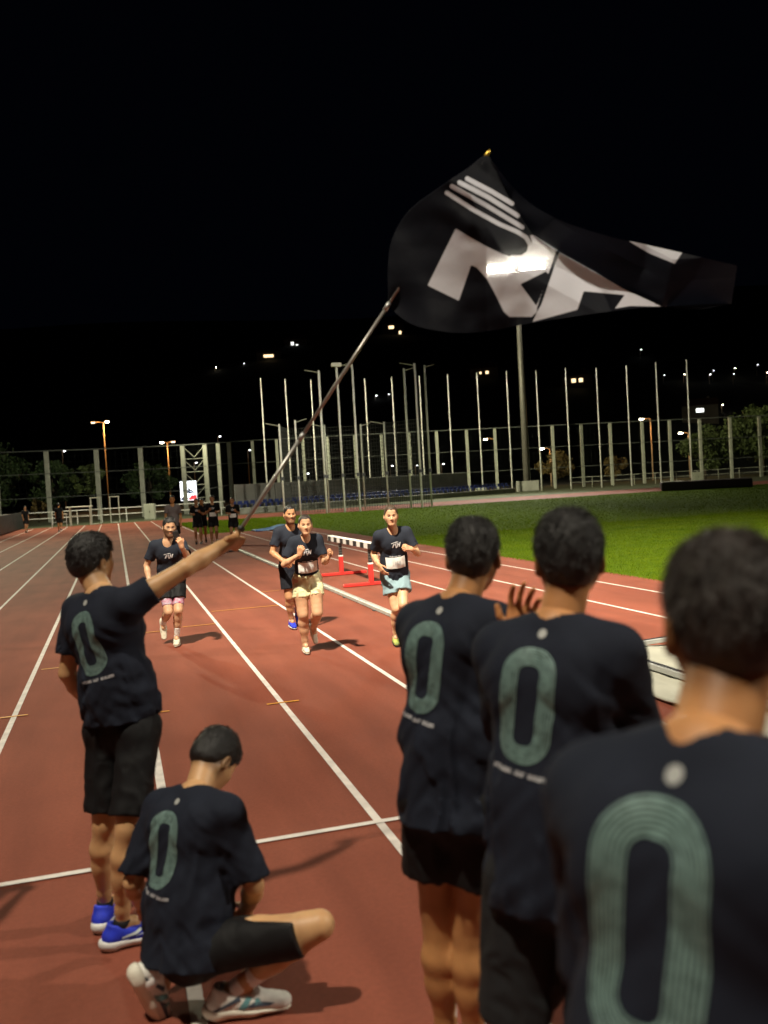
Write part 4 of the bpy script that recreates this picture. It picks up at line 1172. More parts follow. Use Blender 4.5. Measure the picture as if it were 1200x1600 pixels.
# ------------------------------------------------------------------ clothes, skin and hair
def cloth_mat(name, col, rough=.85, sheen=.0, weave=900, var=.12):
    return mat(name, col, rough, bump=.18, bscale=weave, var=var, vscale=5, spec=.25, sheen=sheen)
M['hair_black'] = mat('hair_black', (.010, .009, .009), .42, var=.3, vscale=50, bump=.5, bscale=220, spec=.5)
M['hair_brown'] = mat('hair_brown', (.045, .025, .014), .45, var=.3, vscale=50, bump=.5, bscale=220)
M['hair_dark'] = mat('hair_dark_brown', (.020, .013, .010), .42, var=.3, vscale=50, bump=.5, bscale=220)
M['shirt_navy'] = cloth_mat('shirt_navy', (.0092, .0125, .0235))
M['shirt_slate'] = cloth_mat('shirt_slate', (.016, .020, .032))
M['shirt_black'] = cloth_mat('shirt_black', (.005, .005, .006))
M['shirt_grey'] = cloth_mat('shirt_grey', (.16, .14, .14))
M['shorts_black'] = cloth_mat('shorts_black', (.0045, .0045, .0055), .7)
M['shorts_charcoal'] = cloth_mat('shorts_charcoal', (.015, .016, .018))
M['shorts_navy'] = cloth_mat('shorts_navy', (.008, .009, .014))
M['shorts_yellow'] = cloth_mat('shorts_yellow', (.66, .65, .40), .8)
M['shorts_blue'] = cloth_mat('shorts_blue', (.20, .29, .33), .8)
M['tights_pink'] = mat('tights_pink', (.42, .05, .12), .7, var=.5, vscale=26, col2=(.45, .42, .50), detail=2)
M['print_teal'] = mat('print_teal', (.165, .27, .25), .6, var=.35, vscale=60, detail=3)
M['print_white'] = mat('print_white', (.66, .67, .70), .55)
M['print_grey'] = mat('print_grey', (.36, .37, .36), .5)
M['bib'] = mat('bib_paper', (.78, .78, .76), .7)
M['bib_ink'] = mat('bib_ink', (.42, .43, .46), .7)
M['sock_white'] = mat('sock_white', (.82, .80, .78), .9, bump=.3, bscale=400)
M['sock_black'] = mat('sock_black', (.012, .012, .014), .9)
M['shoe_white'] = mat('shoe_white', (.74, .73, .68), .7, var=.10, vscale=30, bump=.3, bscale=300)
M['shoe_cream'] = mat('shoe_cream', (.62, .58, .46), .7, var=.12, vscale=30)
M['shoe_blue'] = mat('shoe_blue', (.014, .035, .55), .6, var=.2, vscale=30, bump=.3, bscale=300)
M['shoe_green'] = mat('shoe_green', (.10, .15, .05), .6, var=.4, vscale=20, col2=(.45, .5, .10))
M['shoe_dark'] = mat('shoe_dark', (.02, .02, .025), .6)
M['sole_white'] = mat('sole_white', (.66, .66, .64), .6)
M['sole_cream'] = mat('sole_cream', (.76, .73, .62), .6)
M['stripe_lime'] = mat('stripe_lime', (.50, .62, .12), .5)
M['stripe_pale'] = mat('stripe_pale', (.55, .65, .66), .5)
M['stripe_teal'] = mat('stripe_teal', (.12, .30, .32), .5)
M['stripe_slate'] = mat('stripe_slate', (.05, .07, .10), .6)
SKIN['tan'] = skin_mat('skin_tan', (.46, .25, .13))
SKIN['brown'] = skin_mat('skin_brown', (.46, .23, .09))
SKIN['fair'] = skin_mat('skin_fair', (.60, .365, .225))
SKIN['olive'] = skin_mat('skin_olive', (.56, .34, .17))
SKIN['warm'] = skin_mat('skin_warm', (.54, .27, .11))

JOINTS = {'P1': {'pel': (-0.023, 4.293, 0.949),
        'neck': (-0.092, 4.311, 1.552),
        'shR': (0.023, 4.181, 1.506),
        'shL': (-0.193, 4.437, 1.473),
        'hipR': (0.053, 4.234, 0.949),
        'hipL': (-0.099, 4.352, 0.949),
        'elR': (0.29, 4.171, 1.648),
        'wrR': (0.509, 4.289, 1.747),
        'elL': (-0.261, 4.467, 1.179),
        'wrL': (-0.149, 4.573, 0.96),
        'knR': (-0.036, 4.087, 0.539),
        'anR': (-0.088, 4.153, 0.123),
        'knL': (-0.137, 4.274, 0.513),
        'anL': (-0.162, 4.386, 0.104),
        'head': (-0.118, 4.425, 1.698)},
 'P2': {'pel': (0.158, 3.53, 0.261),
        'neck': (0.227, 3.648, 0.796),
        'shR': (0.336, 3.505, 0.749),
        'shL': (0.103, 3.764, 0.722),
        'hipR': (0.221, 3.459, 0.261),
        'hipL': (0.094, 3.601, 0.261),
        'elR': (0.419, 3.472, 0.462),
        'wrR': (0.409, 3.67, 0.287),
        'elL': (-0.026, 3.727, 0.454),
        'wrL': (0.002, 3.916, 0.27),
        'knR': (0.633, 3.322, 0.334),
        'anR': (0.305, 3.428, 0.094),
        'knL': (0.377, 3.865, 0.051),
        'anL': (0.041, 3.534, 0.154),
        'head': (0.324, 3.786, 0.871)},
 'P3': {'pel': (0.995, 2.723, 0.964),
        'neck': (1.05, 2.785, 1.575),
        'shR': (1.129, 2.64, 1.51),
        'shL': (0.958, 2.915, 1.498),
        'hipR': (1.064, 2.654, 0.964),
        'hipL': (0.926, 2.793, 0.964),
        'elR': (1.196, 2.732, 1.223),
        'wrR': (1.23, 2.988, 1.311),
        'elL': (1.02, 3.039, 1.223),
        'wrL': (1.203, 3.196, 1.35),
        'knR': (1.019, 2.732, 0.521),
        'anR': (1.019, 2.749, 0.089),
        'knL': (0.946, 2.825, 0.513),
        'anL': (0.955, 2.843, 0.082),
        'head': (1.151, 2.857, 1.718)},
 'P4': {'pel': (1.042, 2.111, 0.965),
        'neck': (1.103, 2.185, 1.581),
        'shR': (1.201, 2.051, 1.513),
        'shL': (0.991, 2.301, 1.504),
        'hipR': (1.113, 2.042, 0.965),
        'hipL': (0.971, 2.179, 0.965),
        'elR': (1.304, 2.097, 1.223),
        'wrR': (1.27, 2.143, 0.954),
        'elL': (1.064, 2.419, 1.225),
        'wrL': (1.125, 2.494, 1.483),
        'knR': (1.126, 2.056, 0.508),
        'anR': (1.126, 2.043, 0.072),
        'knL': (0.948, 2.193, 0.508),
        'anL': (0.948, 2.18, 0.072),
        'head': (1.182, 2.24, 1.747)},
 'P5': {'pel': (0.656, 0.968, 0.987),
        'neck': (0.736, 1.042, 1.601),
        'shR': (0.807, 0.891, 1.525),
        'shL': (0.644, 1.174, 1.513),
        'hipR': (0.72, 0.893, 0.987),
        'hipL': (0.593, 1.044, 0.987),
        'elR': (0.888, 0.965, 1.234),
        'wrR': (0.865, 0.989, 0.96),
        'elL': (0.682, 1.234, 1.209),
        'wrL': (0.898, 1.404, 1.216),
        'knR': (0.733, 0.906, 0.53),
        'anR': (0.733, 0.893, 0.094),
        'knL': (0.57, 1.058, 0.531),
        'anL': (0.57, 1.045, 0.095),
        'head': (0.844, 1.122, 1.752)},
 'R1': {'pel': (0.654, 12.235, 0.85),
        'neck': (0.626, 11.999, 1.386),
        'shR': (0.46, 12.053, 1.335),
        'shL': (0.797, 11.994, 1.327),
        'hipR': (0.561, 12.235, 0.85),
        'hipL': (0.747, 12.235, 0.85),
        'elR': (0.347, 12.133, 1.077),
        'wrR': (0.368, 12.003, 0.854),
        'elL': (0.852, 11.759, 1.161),
        'wrL': (0.769, 11.568, 1.315),
        'knR': (0.578, 12.042, 0.466),
        'anR': (0.518, 12.396, 0.266),
        'knL': (0.707, 12.036, 0.471),
        'anL': (0.667, 12.174, 0.086),
        'head': (0.659, 11.956, 1.559)},
 'R2': {'pel': (2.317, 12.527, 0.887),
        'neck': (2.294, 12.363, 1.45),
        'shR': (2.126, 12.365, 1.38),
        'shL': (2.466, 12.395, 1.403),
        'hipR': (2.224, 12.524, 0.887),
        'hipL': (2.41, 12.531, 0.887),
        'elR': (2.025, 12.362, 1.105),
        'wrR': (2.15, 12.173, 0.979),
        'elL': (2.505, 12.365, 1.114),
        'wrL': (2.364, 12.182, 0.996),
        'knR': (2.24, 12.468, 0.461),
        'anR': (2.283, 12.611, 0.078),
        'knL': (2.349, 12.49, 0.463),
        'anL': (2.42, 12.801, 0.205),
        'head': (2.288, 12.281, 1.611)},
 'R3': {'pel': (2.135, 10.599, 0.881),
        'neck': (2.102, 10.398, 1.403),
        'shR': (1.966, 10.424, 1.343),
        'shL': (2.246, 10.414, 1.356),
        'hipR': (2.046, 10.599, 0.881),
        'hipL': (2.224, 10.599, 0.881),
        'elR': (1.837, 10.424, 1.094),
        'wrR': (1.996, 10.269, 1.203),
        'elL': (2.309, 10.375, 1.086),
        'wrL': (2.302, 10.137, 1.15),
        'knR': (2.048, 10.539, 0.475),
        'anR': (2.073, 10.647, 0.099),
        'knL': (2.207, 10.467, 0.493),
        'anL': (2.214, 10.782, 0.259),
        'head': (2.09, 10.296, 1.542)},
 'R4': {'pel': (3.194, 10.494, 0.862),
        'neck': (3.143, 10.326, 1.415),
        'shR': (2.98, 10.353, 1.345),
        'shL': (3.317, 10.335, 1.371),
        'hipR': (3.102, 10.494, 0.862),
        'hipL': (3.286, 10.494, 0.862),
        'elR': (2.954, 10.533, 1.119),
        'wrR': (2.937, 10.3, 1.013),
        'elL': (3.424, 10.276, 1.108),
        'wrL': (3.286, 10.073, 1.181),
        'knR': (3.142, 10.352, 0.463),
        'anR': (3.162, 10.512, 0.09),
        'knL': (3.205, 10.264, 0.513),
        'anL': (3.335, 10.601, 0.328),
        'head': (3.116, 10.259, 1.578)}}

def hdv(deg, z=0.0): return unit(V3(math.sin(math.radians(deg)), math.cos(math.radians(deg)), z))
def plant(n, q, s):
    j = dict(JOINTS[n])
    for w in q: a = j['an' + w]; j['an' + w] = (a[0], a[1], .094 * s)
    return j

# ---- spectators seen from behind
TIP = V3(1.7700, 3.9629, 3.4795)
def pole_grip():
    j = JOINTS['P1']; wr = V3(*j['wrR']); fa = unit(wr - V3(*j['elR'])); s = 1.82 / 1.8
    u = unit(TIP - wr)
    for _ in range(6):
        y = unit(fa - u * (fa @ u)); pn = np.cross(u, y); zz = -unit(pn - y * (pn @ y)); xx = np.cross(y, zz)
        G = wr + y * .080 * s - zz * .036 * s
        u = unit(TIP - G)
    return G, u, y, pn
GRIP, POLE_U, GY, GP = pole_grip()
BL_MARK = [([[(-.01, .052), (.055, .060), (.10, .085), (.09, .090), (.045, .070), (-.01, .060)], [(.045, .052), (.10, .064), (.15, .060), (.15, .054), (.10, .056)]], M['stripe_pale']), ([[(.12, .048), (.20, .044), (.20, .060), (.15, .066)]], M['stripe_lime'])]
person('man in navy shirt and long black shorts waving the flag, bright blue shoes', plant('P1', 'RL', 1.01), 1.82 / 1.8, (44, 2, -4), .0075, 'olive', dict(
    back=dict(roll=-7), hem=.05, waist=.95, short_len=.86, short_r=.086, leg=.90, sleeveR=.13, handR=dict(dir=GY, palm=GP, curl=(78, 88, 50), thumb=.85), handL=dict(palm=(.8, -.4, .3), curl=(30, 40, 25)),
    toeR=hdv(80), toeL=hdv(25), shoe=M['shoe_blue'], shoe_marks=BL_MARK, sock=(.035, M['sock_black']), hres=.0045, fold=.013,
    hair=dict(top=.014, side=.008, nape=-.072, n=9000, len=.018, rough=.003, seed=3, sweep=(0,.2,-.6)), face=dict(stub=.5)), 'spectators in navy shirts with a big 0')
person('man crouching on one knee in navy shirt with head bowed, white socks and shoes', dict(JOINTS['P2']), 1.0, (50, -58, 4), .0075, 'olive', dict(
    back=dict(roll=8), hem=-.13, sleeve=.265, short_len=.82, tilt=-.1, short_r=.099, leg=.97, sfold=.003, shorts=M['shorts_black'], handR=dict(palm=(-.7, .3, -.5), curl=(45, 55, 30)), handL=dict(palm=(.6, .2, -.6), curl=(45, 55, 30)),
    toeR=hdv(98, -.02), toeL=(.30, .22, -.86), footupL=hdv(72, .25), shoe=M['shoe_white'], sole=M['sole_cream'], foot=1.08, sock=(.175, M['sock_white']), hres=.0045, fold=.013,
    shoe_marks=[([[(-.072, .050), (-.058, .046), (.035, .080), (.028, .094)], [(.05, .052), (.14, .048), (.16, .056), (.08, .070)]], M['stripe_slate']), ([[(.02, .046), (.05, .046), (.075, .085), (.055, .088)], [(.085, .060), (.11, .060), (.10, .080), (.088, .080)]], M['stripe_teal'])],
    hair=dict(top=.022, side=.008, nape=-.066, n=9000, len=.016, rough=.0015, seed=8, sweep=(0,0,-.3)), face=dict(stub=.75)), 'spectators in navy shirts with a big 0')
person('tall bare-legged man in navy shirt, farthest of the three backs at the right', plant('P3', 'RL', 1.028), 1.85 / 1.8, (30, -2, 0), .0075, 'brown', dict(
    back=dict(roll=9), hem=-.14, sleeve=.26, short_len=.58, short_r=.108, handR=dict(palm=(-.7, .5, 0), curl=(20, 25, 15)), handL=dict(dir=(.5, .2, .8), palm=(.8, -.3, 0), curl=(12, 15, 10)),
    toeR=hdv(40), toeL=hdv(15), shoe=M['shoe_dark'], sock=(.14, M['sock_white']), hres=.0045, fold=.014,
    hair=dict(top=.010, side=.006, nape=-.070, n=10000, len=.019, rough=.002, seed=12, sweep=(0,0,-.3)), face=dict(stub=.6)), 'spectators in navy shirts with a big 0')
person('man in navy shirt and charcoal shorts, middle of the three backs at the right', plant('P4', 'RL', 1.039), 1.87 / 1.8, (24, -1, 0), .0080, 'warm', dict(
    back=dict(roll=8), wide=1.0, hem=-.16, sleeve=.28, short_len=.86, short_r=.116, shorts=M['shorts_charcoal'], handR=dict(palm=(-.8, .3, 0), curl=(25, 30, 20)), handL=dict(dir=(.32, .15, .93), palm=(-.25, -.95, .1), curl=(20, 28, 20), spread=1.2, thumb=-.2),
    toeR=hdv(40), toeL=hdv(20), shoe=M['shoe_white'], sock=(.08, M['sock_white']), hres=.0045, fold=.015,
    hair=dict(top=.012, side=.008, nape=-.074, n=10000, len=.020, rough=.003, seed=15, sweep=(0,0,-.4)), face=dict(stub=.75)), 'spectators in navy shirts with a big 0')
person('nearest man in navy shirt at the lower right corner, his head cut by the frame', plant('P5', 'RL', 1.039), 1.87 / 1.8, (27, -1, 0), .0080, 'warm', dict(
    back=dict(roll=5, k=.93), wide=1.0, hem=-.20, sleeve=.28, short_len=.8, short_r=.112, handR=dict(palm=(-.8, .3, 0), curl=(25, 30, 20)), handL=dict(palm=(.8, 0, 0), curl=(25, 30, 20)),
    toeR=hdv(45), toeL=hdv(30), shoe=M['shoe_dark'], sock=(.08, M['sock_white']), hres=.0045, fold=.012,
    hair=dict(top=.010, side=.005, nape=-.060, n=12000, len=.018, rough=.003, seed=19, mat=M['hair_dark']), face=dict(stub=.8)), 'spectators in navy shirts with a big 0')

# ---- runners coming up the straight
RUN = 'runners in dark shirts coming up the straight'
B1, HD1, HF1, HS1, J1 = person('bearded runner with glasses holding a phone to his face, pink tights under black shorts', plant('R1', 'L', .978), 1.76 / 1.8, (176, -3, 2), .0085, 'fair', dict(
    logo=.01, shirt=M['shirt_slate'], hem=-.14, short_len=.58, short_r=.094, tights=M['tights_pink'], handR=dict(palm=(.9, .2, 0), curl=(50, 70, 40)), handL=dict(dir=(-.25, -.25, .95), palm=(-.35, .9, .1), curl=(42, 62, 40), thumb=.1),
    toeL=hdv(184), toeR=(.02, -.34, -.94), footupR=(.0, -.9, .35), shoe=M['shoe_cream'], sole=M['sole_cream'], sock=(.17, M['sock_white']), hres=.0038, handres=.0045,
    hair=dict(top=.018, side=.007, nape=-.07, n=2600, len=.014, rough=.003, seed=21, fz=.060), face=dict(beard=.92)), RUN)
person('bearded runner in charcoal shirt and dark shorts behind the woman, blue shoes', plant('R2', 'R', .978), 1.76 / 1.8, (178, 1, 0), .0085, 'tan', dict(
    logo=.012, shirt=M['shirt_slate'], hem=-.20, shorts=M['shorts_navy'], short_len=.72, short_r=.100, handR=dict(palm=(.3, .9, -.2), curl=(60, 80, 45)), handL=dict(palm=(-.9, .3, -.2), curl=(60, 80, 45)),
    toeR=hdv(178), toeL=(.0, -.30, -.95), footupL=(0, -.9, .3), shoe=M['shoe_blue'], sock=(.05, M['sock_white']), hres=.0038, handres=.0045,
    hair=dict(top=.010, side=.004, nape=-.06, n=900, len=.008, rough=.003, seed=23, fz=.066), face=dict(beard=.75)), RUN)
person('woman running in charcoal shirt and pale yellow shorts with a race bib', plant('R3', 'R', .933), 1.68 / 1.8, (187, -1, 0), .0080, 'fair', dict(
    fem=True, waist=1.16, crotch=.10, gap=.034, logo=-.012, bib=('1187', 0, .375), shirt=M['shirt_slate'], hem=.08, shorts=M['shorts_yellow'], short_len=.48, short_r=.112, leg=1.2, arm=.94, wide=.94, sfold=.009, foot=.92, handR=dict(dir=(.25, -.35, .9), palm=(.5, .8, 0), curl=(70, 85, 50)), handL=dict(dir=(.45, -.5, .75), palm=(-.9, .2, -.1), curl=(62, 80, 50)),
    toeR=hdv(182), toeL=(.10, -.50, -.85), footupL=(.05, -.8, .5), shoe=M['shoe_cream'], sole=M['sole_cream'], sock=(.10, M['sock_white']), hres=.0036, handres=.0042,
    hair=dict(top=.008, side=.004, nape=-.075, n=500, len=.006, rough=.002, seed=25, fz=.070, bun=True, mat=M['hair_dark']), face=dict(neck=.046, lips=(.9, .62, .60), brow=(.45, .33, .28))), RUN)
person('man running in charcoal shirt and blue-grey shorts with a race bib, nearest the barrier', plant('R4', 'R', .967), 1.74 / 1.8, (194, -1, 0), .0080, 'fair', dict(
    logo=.0, bib=('1158', -.012, .39), shirt=M['shirt_slate'], hem=-.22, shorts=M['shorts_blue'], short_len=.55, short_r=.112, sfold=.009, handR=dict(dir=(.35, -.35, -.85), palm=(.9, .2, -.2), curl=(18, 25, 18), thumb=-.2), handL=dict(dir=(-.9, -.3, .3), palm=(-.2, .8, -.4), curl=(65, 80, 50)),
    toeR=hdv(190), toeL=(.05, -.30, -.95), footupL=(0, -.9, .3), shoe=M['shoe_green'], sole=M['shoe_dark'], sock=(.04, M['sock_black']), hres=.0036, handres=.0042,
    hair=dict(top=.012, side=.004, nape=-.06, n=900, len=.009, rough=.003, seed=27, fz=.068, mat=M['hair_brown']), face=dict(beard=.12)), RUN)
# glasses and phone of the bearded runner
g = MB()
for e in (-1, 1):
    g.tube([(e * .033 + .021 * math.cos(a), .104 - .004 * math.cos(a) * e, -.002 + .016 * math.sin(a)) for a in np.linspace(0, 2 * math.pi, 15)], .0011, 5)
    g.tube([(e * .054, .100, .002), (e * .080, .06, .004), (e * .086, -.005, .002)], .0016, 5)
g.tube([(-.012, .107, .002), (.012, .107, .002)], .0018, 5)
gv = to_world(np.array(g.v) * HS1, HF1, J1['head']) - V3(J1['pel'][0], J1['pel'][1], 0)
link('glasses', mesh_from('glasses', gv, g.f, M['black_paint']), B1)
fr, wr = HD1['L']
ph = empty('phone'); tag(ph, 'black phone held up in front of the bearded runner\'s mouth', 'phone')
pc = wr + fr[1] * .105 - fr[2] * .050
ph.matrix_world = Matrix.Translation(Vector(pc)) @ Matrix([(*r_, 0) for r_ in np.stack([fr[0], fr[1], fr[2]]).T] + [(0, 0, 0, 1)])
MB().box((0, .03, 0), (.075, .160, .009), bev=.003).build('case', M['black_paint'], ph)
MB().box((0, .03, -.0055), (.069, .150, .002)).build('screen', M['shoe_dark'], ph)
MB().box((.018, .088, .0062), (.024, .024, .004), bev=.001).build('camera_bump', M['steel_dark'], ph)

# ---- far people
RUNP = dict(pel=(0, 0, .90), neck=(0, .06, 1.495), shR=(.175, .05, 1.44), shL=(-.175, .05, 1.44), hipR=(.095, 0, .90), hipL=(-.095, 0, .90), elR=(.235, -.10, 1.20), wrR=(.16, .12, 1.18), elL=(-.235, -.02, 1.17), wrL=(-.12, .19, 1.26),
            knR=(.09, .20, .51), anR=(.09, -.02, .16), knL=(-.09, .10, .48), anL=(-.09, .0, .094), head=(0, .10, 1.665))
WALKP = dict(pel=(0, 0, .92), neck=(0, .01, 1.52), shR=(.175, 0, 1.465), shL=(-.175, 0, 1.465), hipR=(.095, 0, .92), hipL=(-.095, 0, .92), elR=(.23, .03, 1.18), wrR=(.23, .15, .96), elL=(-.23, -.08, 1.18), wrL=(-.22, -.02, .93),
             knR=(.09, .12, .50), anR=(.09, .14, .094), knL=(-.09, .0, .49), anL=(-.09, -.20, .20), head=(0, .03, 1.70))
def canned(pose, loc, head, s, mirror=False):
    a = math.radians(head); f = V3(math.sin(a), math.cos(a), 0); r = V3(math.cos(a), -math.sin(a), 0); out = {}
    for k, v in pose.items():
        k2 = k; x = v[0]
        if mirror:
            x = -x; k2 = k[:-1] + {'R': 'L', 'L': 'R'}[k[-1]] if k[-1] in 'RL' else k
        out[k2] = tuple(V3(loc[0], loc[1], 0) + (r * x + f * v[1] + V3(0, 0, v[2])) * s)
    return out
FAR = 'distant group of runners in black'
for (lx, ly, hd, s, mir, sk, bib, lab) in (
        (3.0, 35.4, 186, .98, False, 'tan', None, 'leftmost of the distant runners in black, without a bib'),
        (3.28, 36.3, 186, .97, True, 'brown', None, 'distant runner in black half hidden between two others'),
        (3.50, 34.4, 186, 1.03, True, 'tan', ('', 0, .38), 'tallest of the distant runners in black, with a pale bib'),
        (4.12, 33.4, 188, .97, False, 'tan', ('', 0, .38), 'rightmost of the distant runners in black, with a pale bib')):
    j = canned(RUNP, (lx, ly), hd, s, mir); far = 'R' if not mir else 'L'
    f_ = hdv(hd); near = 'L' if far == 'R' else 'R'
    o = dict(shirt=M['shirt_black'], hem=-.10, short_len=.6, fold=.005, hres=.008, handres=.008, shres=.010, shoe=M['shoe_dark'], sole=M['sole_white'], sock=(.05, M['sock_white']), logo=.0, hair=dict(top=.012, side=.006, rough=.004))
    o['toe' + near] = f_; o['toe' + far] = unit(f_ * .3 + V3(0, 0, -.9)); o['footup' + far] = f_
    if bib: o['bib'] = bib
    person(lab, j, s, (hd, -2, 0), .014, sk, o, FAR)
def walker(lx, ly, hd, s, lab, shirt, sk, mir=False, pose=WALKP, grp=None, shorts=None):
    f_ = hdv(hd); o = dict(shirt=shirt, hem=-.10, short_len=.75, fold=.006, hres=.009, handres=.008, shres=.011, shoe=M['shoe_dark'], sole=M['sole_white'], sock=(.05, M['sock_white']), toeR=f_, toeL=f_, hair=dict(top=.014, side=.008, rough=.005), shorts=shorts or M['shorts_black'])
    return person(lab, canned(pose, (lx, ly), hd, s, mir), s, (hd, 0, 0), .014, sk, o, grp)
walker(1.86, 31.2, 184, 1.06, 'person in a grey shirt standing behind the bearded runner', M['shirt_grey'], 'brown')
walker(-5.62, 63.6, 150, .96, 'far figure in black standing by the black wall at the far left', M['shirt_black'], 'tan')
walker(-3.36, 60.4, 5, 1.0, 'far figure in black walking away in the outer lanes', M['shirt_black'], 'brown', True)

CLAP = dict(WALKP, elR=(.24, .10, 1.22), wrR=(.05, .30, 1.30), elL=(-.24, .10, 1.22), wrL=(-.05, .30, 1.32), knL=(-.10, .03, .49), anL=(-.10, .0, .094), knR=(.10, .03, .49), anR=(.10, .02, .094))
walker(-1.22, 4.42, 60, 1.0, 'bystander clapping just outside the left edge, casting a shadow onto the start line', M['shirt_navy'], 'olive', False, CLAP)

# ------------------------------------------------------------------ the flag
def flag_material():
    m = bpy.data.materials.new('flag_cloth'); m.use_nodes = True
    nt = m.node_tree; N = nt.nodes; L = nt.links; b = N['Principled BSDF']
    at = N.new('ShaderNodeAttribute'); at.attribute_name = 'print'
    st = N.new('ShaderNodeMapRange'); st.inputs['From Min'].default_value = -.0015; st.inputs['From Max'].default_value = .0015
    L.new(at.outputs['Fac'], st.inputs['Value'])
    mx = N.new('ShaderNodeMix'); mx.data_type = 'RGBA'
    mx.inputs[6].default_value = (.70, .72, .80, 1); mx.inputs[7].default_value = (.006, .007, .012, 1)
    L.new(st.outputs['Result'], mx.inputs[0]); L.new(mx.outputs[2], b.inputs['Base Color'])
    b.inputs['Roughness'].default_value = .7; b.inputs['Specular IOR Level'].default_value = .18
    tc = N.new('ShaderNodeTexCoord'); n = N.new('ShaderNodeTexNoise'); n.inputs['Scale'].default_value = 9; n.inputs['Detail'].default_value = 6; L.new(tc.outputs['Object'], n.inputs['Vector'])
    bp = N.new('ShaderNodeBump'); bp.inputs['Strength'].default_value = .35; bp.inputs['Distance'].default_value = .02; L.new(n.outputs['Fac'], bp.inputs['Height']); L.new(bp.outputs['Normal'], b.inputs['Normal'])
    tl = N.new('ShaderNodeBsdfTranslucent'); L.new(mx.outputs[2], tl.inputs['Color'])
    m1 = N.new('ShaderNodeMixShader'); m1.inputs[0].default_value = .35; L.new(b.outputs[0], m1.inputs[1]); L.new(tl.outputs[0], m1.inputs[2])
    tp0 = N.new('ShaderNodeBsdfTransparent'); rf = N.new('ShaderNodeBsdfRefraction'); rf.inputs['IOR'].default_value = 1.008; rf.inputs['Roughness'].default_value = .8
    tp = N.new('ShaderNodeMixShader'); tp.inputs[0].default_value = .18; L.new(tp0.outputs[0], tp.inputs[1]); L.new(rf.outputs[0], tp.inputs[2])
    m2 = N.new('ShaderNodeMixShader'); L.new(m1.outputs[0], m2.inputs[1]); L.new(tp.outputs[0], m2.inputs[2])
    tr = N.new('ShaderNodeMapRange'); tr.inputs['To Min'].default_value = .030; tr.inputs['To Max'].default_value = .014
    L.new(st.outputs['Result'], tr.inputs['Value']); L.new(tr.outputs['Result'], m2.inputs[0])
    L.new(m2.outputs[0], N['Material Output'].inputs['Surface'])
    return m

def catmull(pts, n):
    p = np.array(pts, float); d = np.concatenate([[0], np.cumsum(np.linalg.norm(np.diff(p, axis=0), axis=1))]); t = np.linspace(0, d[-1], n)
    out = []
    for q in t:
        i = min(max(np.searchsorted(d, q) - 1, 0), len(p) - 2); u = (q - d[i]) / (d[i + 1] - d[i] + 1e-9)
        a, b, c, e = p[max(i - 1, 0)], p[i], p[i + 1], p[min(i + 2, len(p) - 1)]
        out.append(.5 * ((2 * b) + (-a + c) * u + (2 * a - 5 * b + 4 * c - e) * u * u + (-a + 3 * b - 3 * c + e) * u ** 3))
    return np.array(out)

def seg_dist(P, a, b):
    a, b = np.array(a, float), np.array(b, float); t = np.clip(((P - a) @ (b - a)) / ((b - a) @ (b - a) + 1e-9), 0, 1)
    return np.linalg.norm(P - a - t[:, None] * (b - a), axis=1)
def poly_sd(P, poly):
    d = np.full(len(P), 1e9); ins = np.zeros(len(P), bool); n = len(poly)
    for i in range(n):
        a, b = poly[i], poly[(i + 1) % n]; d = np.minimum(d, seg_dist(P, a, b))
        c = ((a[1] > P[:, 1]) != (b[1] > P[:, 1])); xx = (b[0] - a[0]) * (P[:, 1] - a[1]) / ((b[1] - a[1]) or 1e-9) + a[0]
        ins ^= c & (P[:, 0] < xx)
    return np.where(ins, -d, d)

